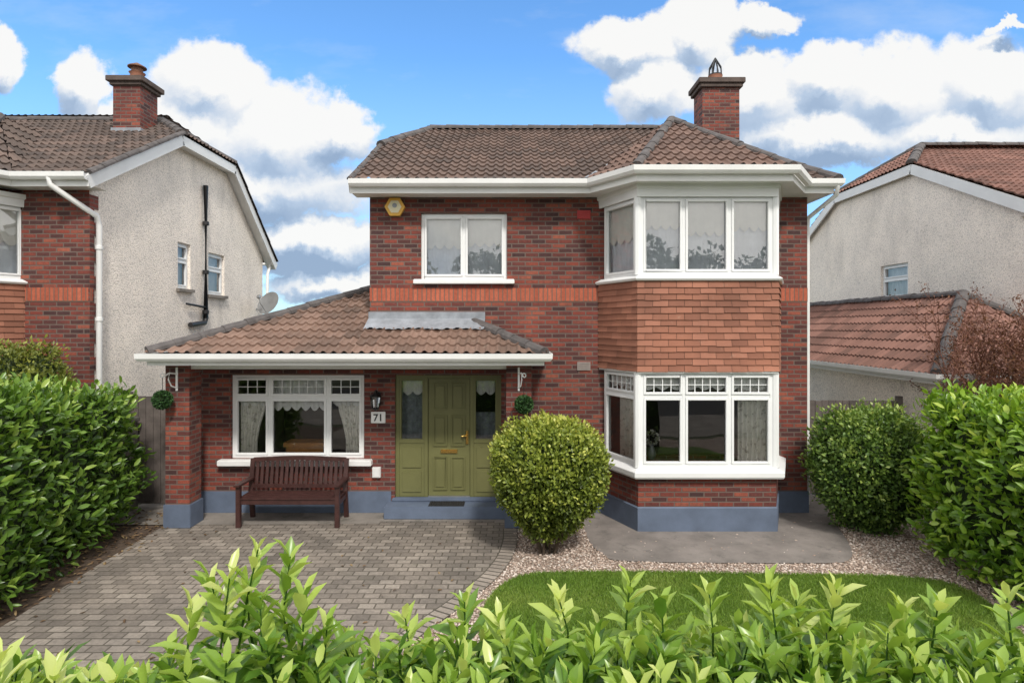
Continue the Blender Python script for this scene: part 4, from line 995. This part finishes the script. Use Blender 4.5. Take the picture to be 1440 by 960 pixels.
wn_ = nd(nt, 'ShaderNodeTexNoise', {'Vector': pv, 'Scale': 12.0, 'Detail': 8, 'Roughness': .62}).outputs['Color']
wo = nd(nt, 'ShaderNodeVectorMath', {0: wn_, 1: (.5, .5, .5)}, operation='SUBTRACT').outputs[0]
pw = nd(nt, 'ShaderNodeVectorMath', {0: wo, 1: (.105, .105, 0), 2: pv}, operation='MULTIPLY_ADD').outputs[0]
c0 = field(pw, blobs)
c1 = field(nd(nt, 'ShaderNodeVectorMath', {0: pw, 1: (.010, .030, 0)}, operation='ADD').outputs[0], blobs)
nb = noisef(nt, pv, 4.5, 6, .6)
d0 = math_(nt, 'MULTIPLY_ADD', math_(nt, 'SUBTRACT', nb, .5), 1.5, math_(nt, 'SUBTRACT', 1.16, c0))
alpha = nd(nt, 'ShaderNodeMapRange', {'Value': d0, 'From Min': -.04, 'From Max': .26}, interpolation_type='SMOOTHSTEP').outputs[0]
nb2 = noisef(nt, pw, 9, 5, .62)
lv = math_(nt, 'MULTIPLY_ADD', math_(nt, 'SUBTRACT', nb2, .5), .6, math_(nt, 'SUBTRACT', c1, c0))
lv = math_(nt, 'MULTIPLY_ADD', math_(nt, 'SUBTRACT', v, .31), .9, lv)
lit = nd(nt, 'ShaderNodeMapRange', {'Value': lv, 'From Min': -.55, 'From Max': .45}).outputs[0]
ccol = ramp(nt, lit, [(0, (2.1, 2.85, 4.0)), (.32, (3.3, 4.05, 5.1)), (.54, (5.1, 5.4, 5.8)), (.74, (6.45, 6.4, 6.25))])
hz = nd(nt, 'ShaderNodeMapRange', {'Value': v, 'From Min': .0, 'From Max': .45, 'To Min': .6, 'To Max': 0}).outputs[0]
skc = mixc(nt, 1, sky.outputs[0], (.98, 1.48, 1.82), 'MULTIPLY')
skc = mixc(nt, hz, skc, (3.3, 4.5, 5.7))
wisp = ramp(nt, noisef(nt, nd(nt, 'ShaderNodeMapping', {'Vector': pv, 'Scale': (2.2, 6, 1)}).outputs[0], 1.0, 6, .6), [(.52, (0, 0, 0)), (.8, (.35, .35, .35))])
skc = mixc(nt, wisp, skc, (5.6, 5.9, 6.2))
fin = mixc(nt, math_(nt, 'MULTIPLY', alpha, .97), skc, ccol)
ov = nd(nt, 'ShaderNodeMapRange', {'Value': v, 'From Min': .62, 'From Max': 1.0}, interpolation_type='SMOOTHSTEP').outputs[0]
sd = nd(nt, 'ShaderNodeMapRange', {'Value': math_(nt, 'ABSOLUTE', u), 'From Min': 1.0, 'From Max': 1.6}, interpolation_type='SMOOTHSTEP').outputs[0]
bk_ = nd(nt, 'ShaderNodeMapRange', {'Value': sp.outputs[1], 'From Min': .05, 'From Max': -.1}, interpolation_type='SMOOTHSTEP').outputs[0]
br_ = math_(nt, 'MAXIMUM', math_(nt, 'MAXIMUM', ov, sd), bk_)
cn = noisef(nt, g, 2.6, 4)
bright = ramp(nt, cn, [(.36, (4.2, 5.1, 6.4)), (.5, (8.4, 8.3, 8.2)), (.7, (11.4, 11.0, 10.4))])  # brighter sky added overhead, to the sides and behind the camera as fill
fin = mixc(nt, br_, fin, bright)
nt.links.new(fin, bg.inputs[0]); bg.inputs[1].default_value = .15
sl_ = bpy.data.lights.new('sun', 'SUN'); sl_.energy = 2.9; sl_.angle = R(7); sl_.color = (1, .95, .87)
so = bpy.data.objects.new('sun', sl_); COL.objects.link(so); so.rotation_euler = (-sunv).to_track_quat('-Z', 'Y').to_euler(); so.location = sunv*40
cam = bpy.data.cameras.new('camera'); co_ = bpy.data.objects.new('camera', cam); COL.objects.link(co_)
co_.location = (0, -9.9, 3.1); co_.rotation_euler = (R(90), 0, 0); cam.sensor_width = 36; cam.lens = 20.8; cam.shift_y = -20/1440; cam.clip_end = 2000; cam.clip_start = .05
S.camera = co_
S.view_settings.view_transform = 'Standard'; S.view_settings.look = 'None'; S.view_settings.exposure = 0
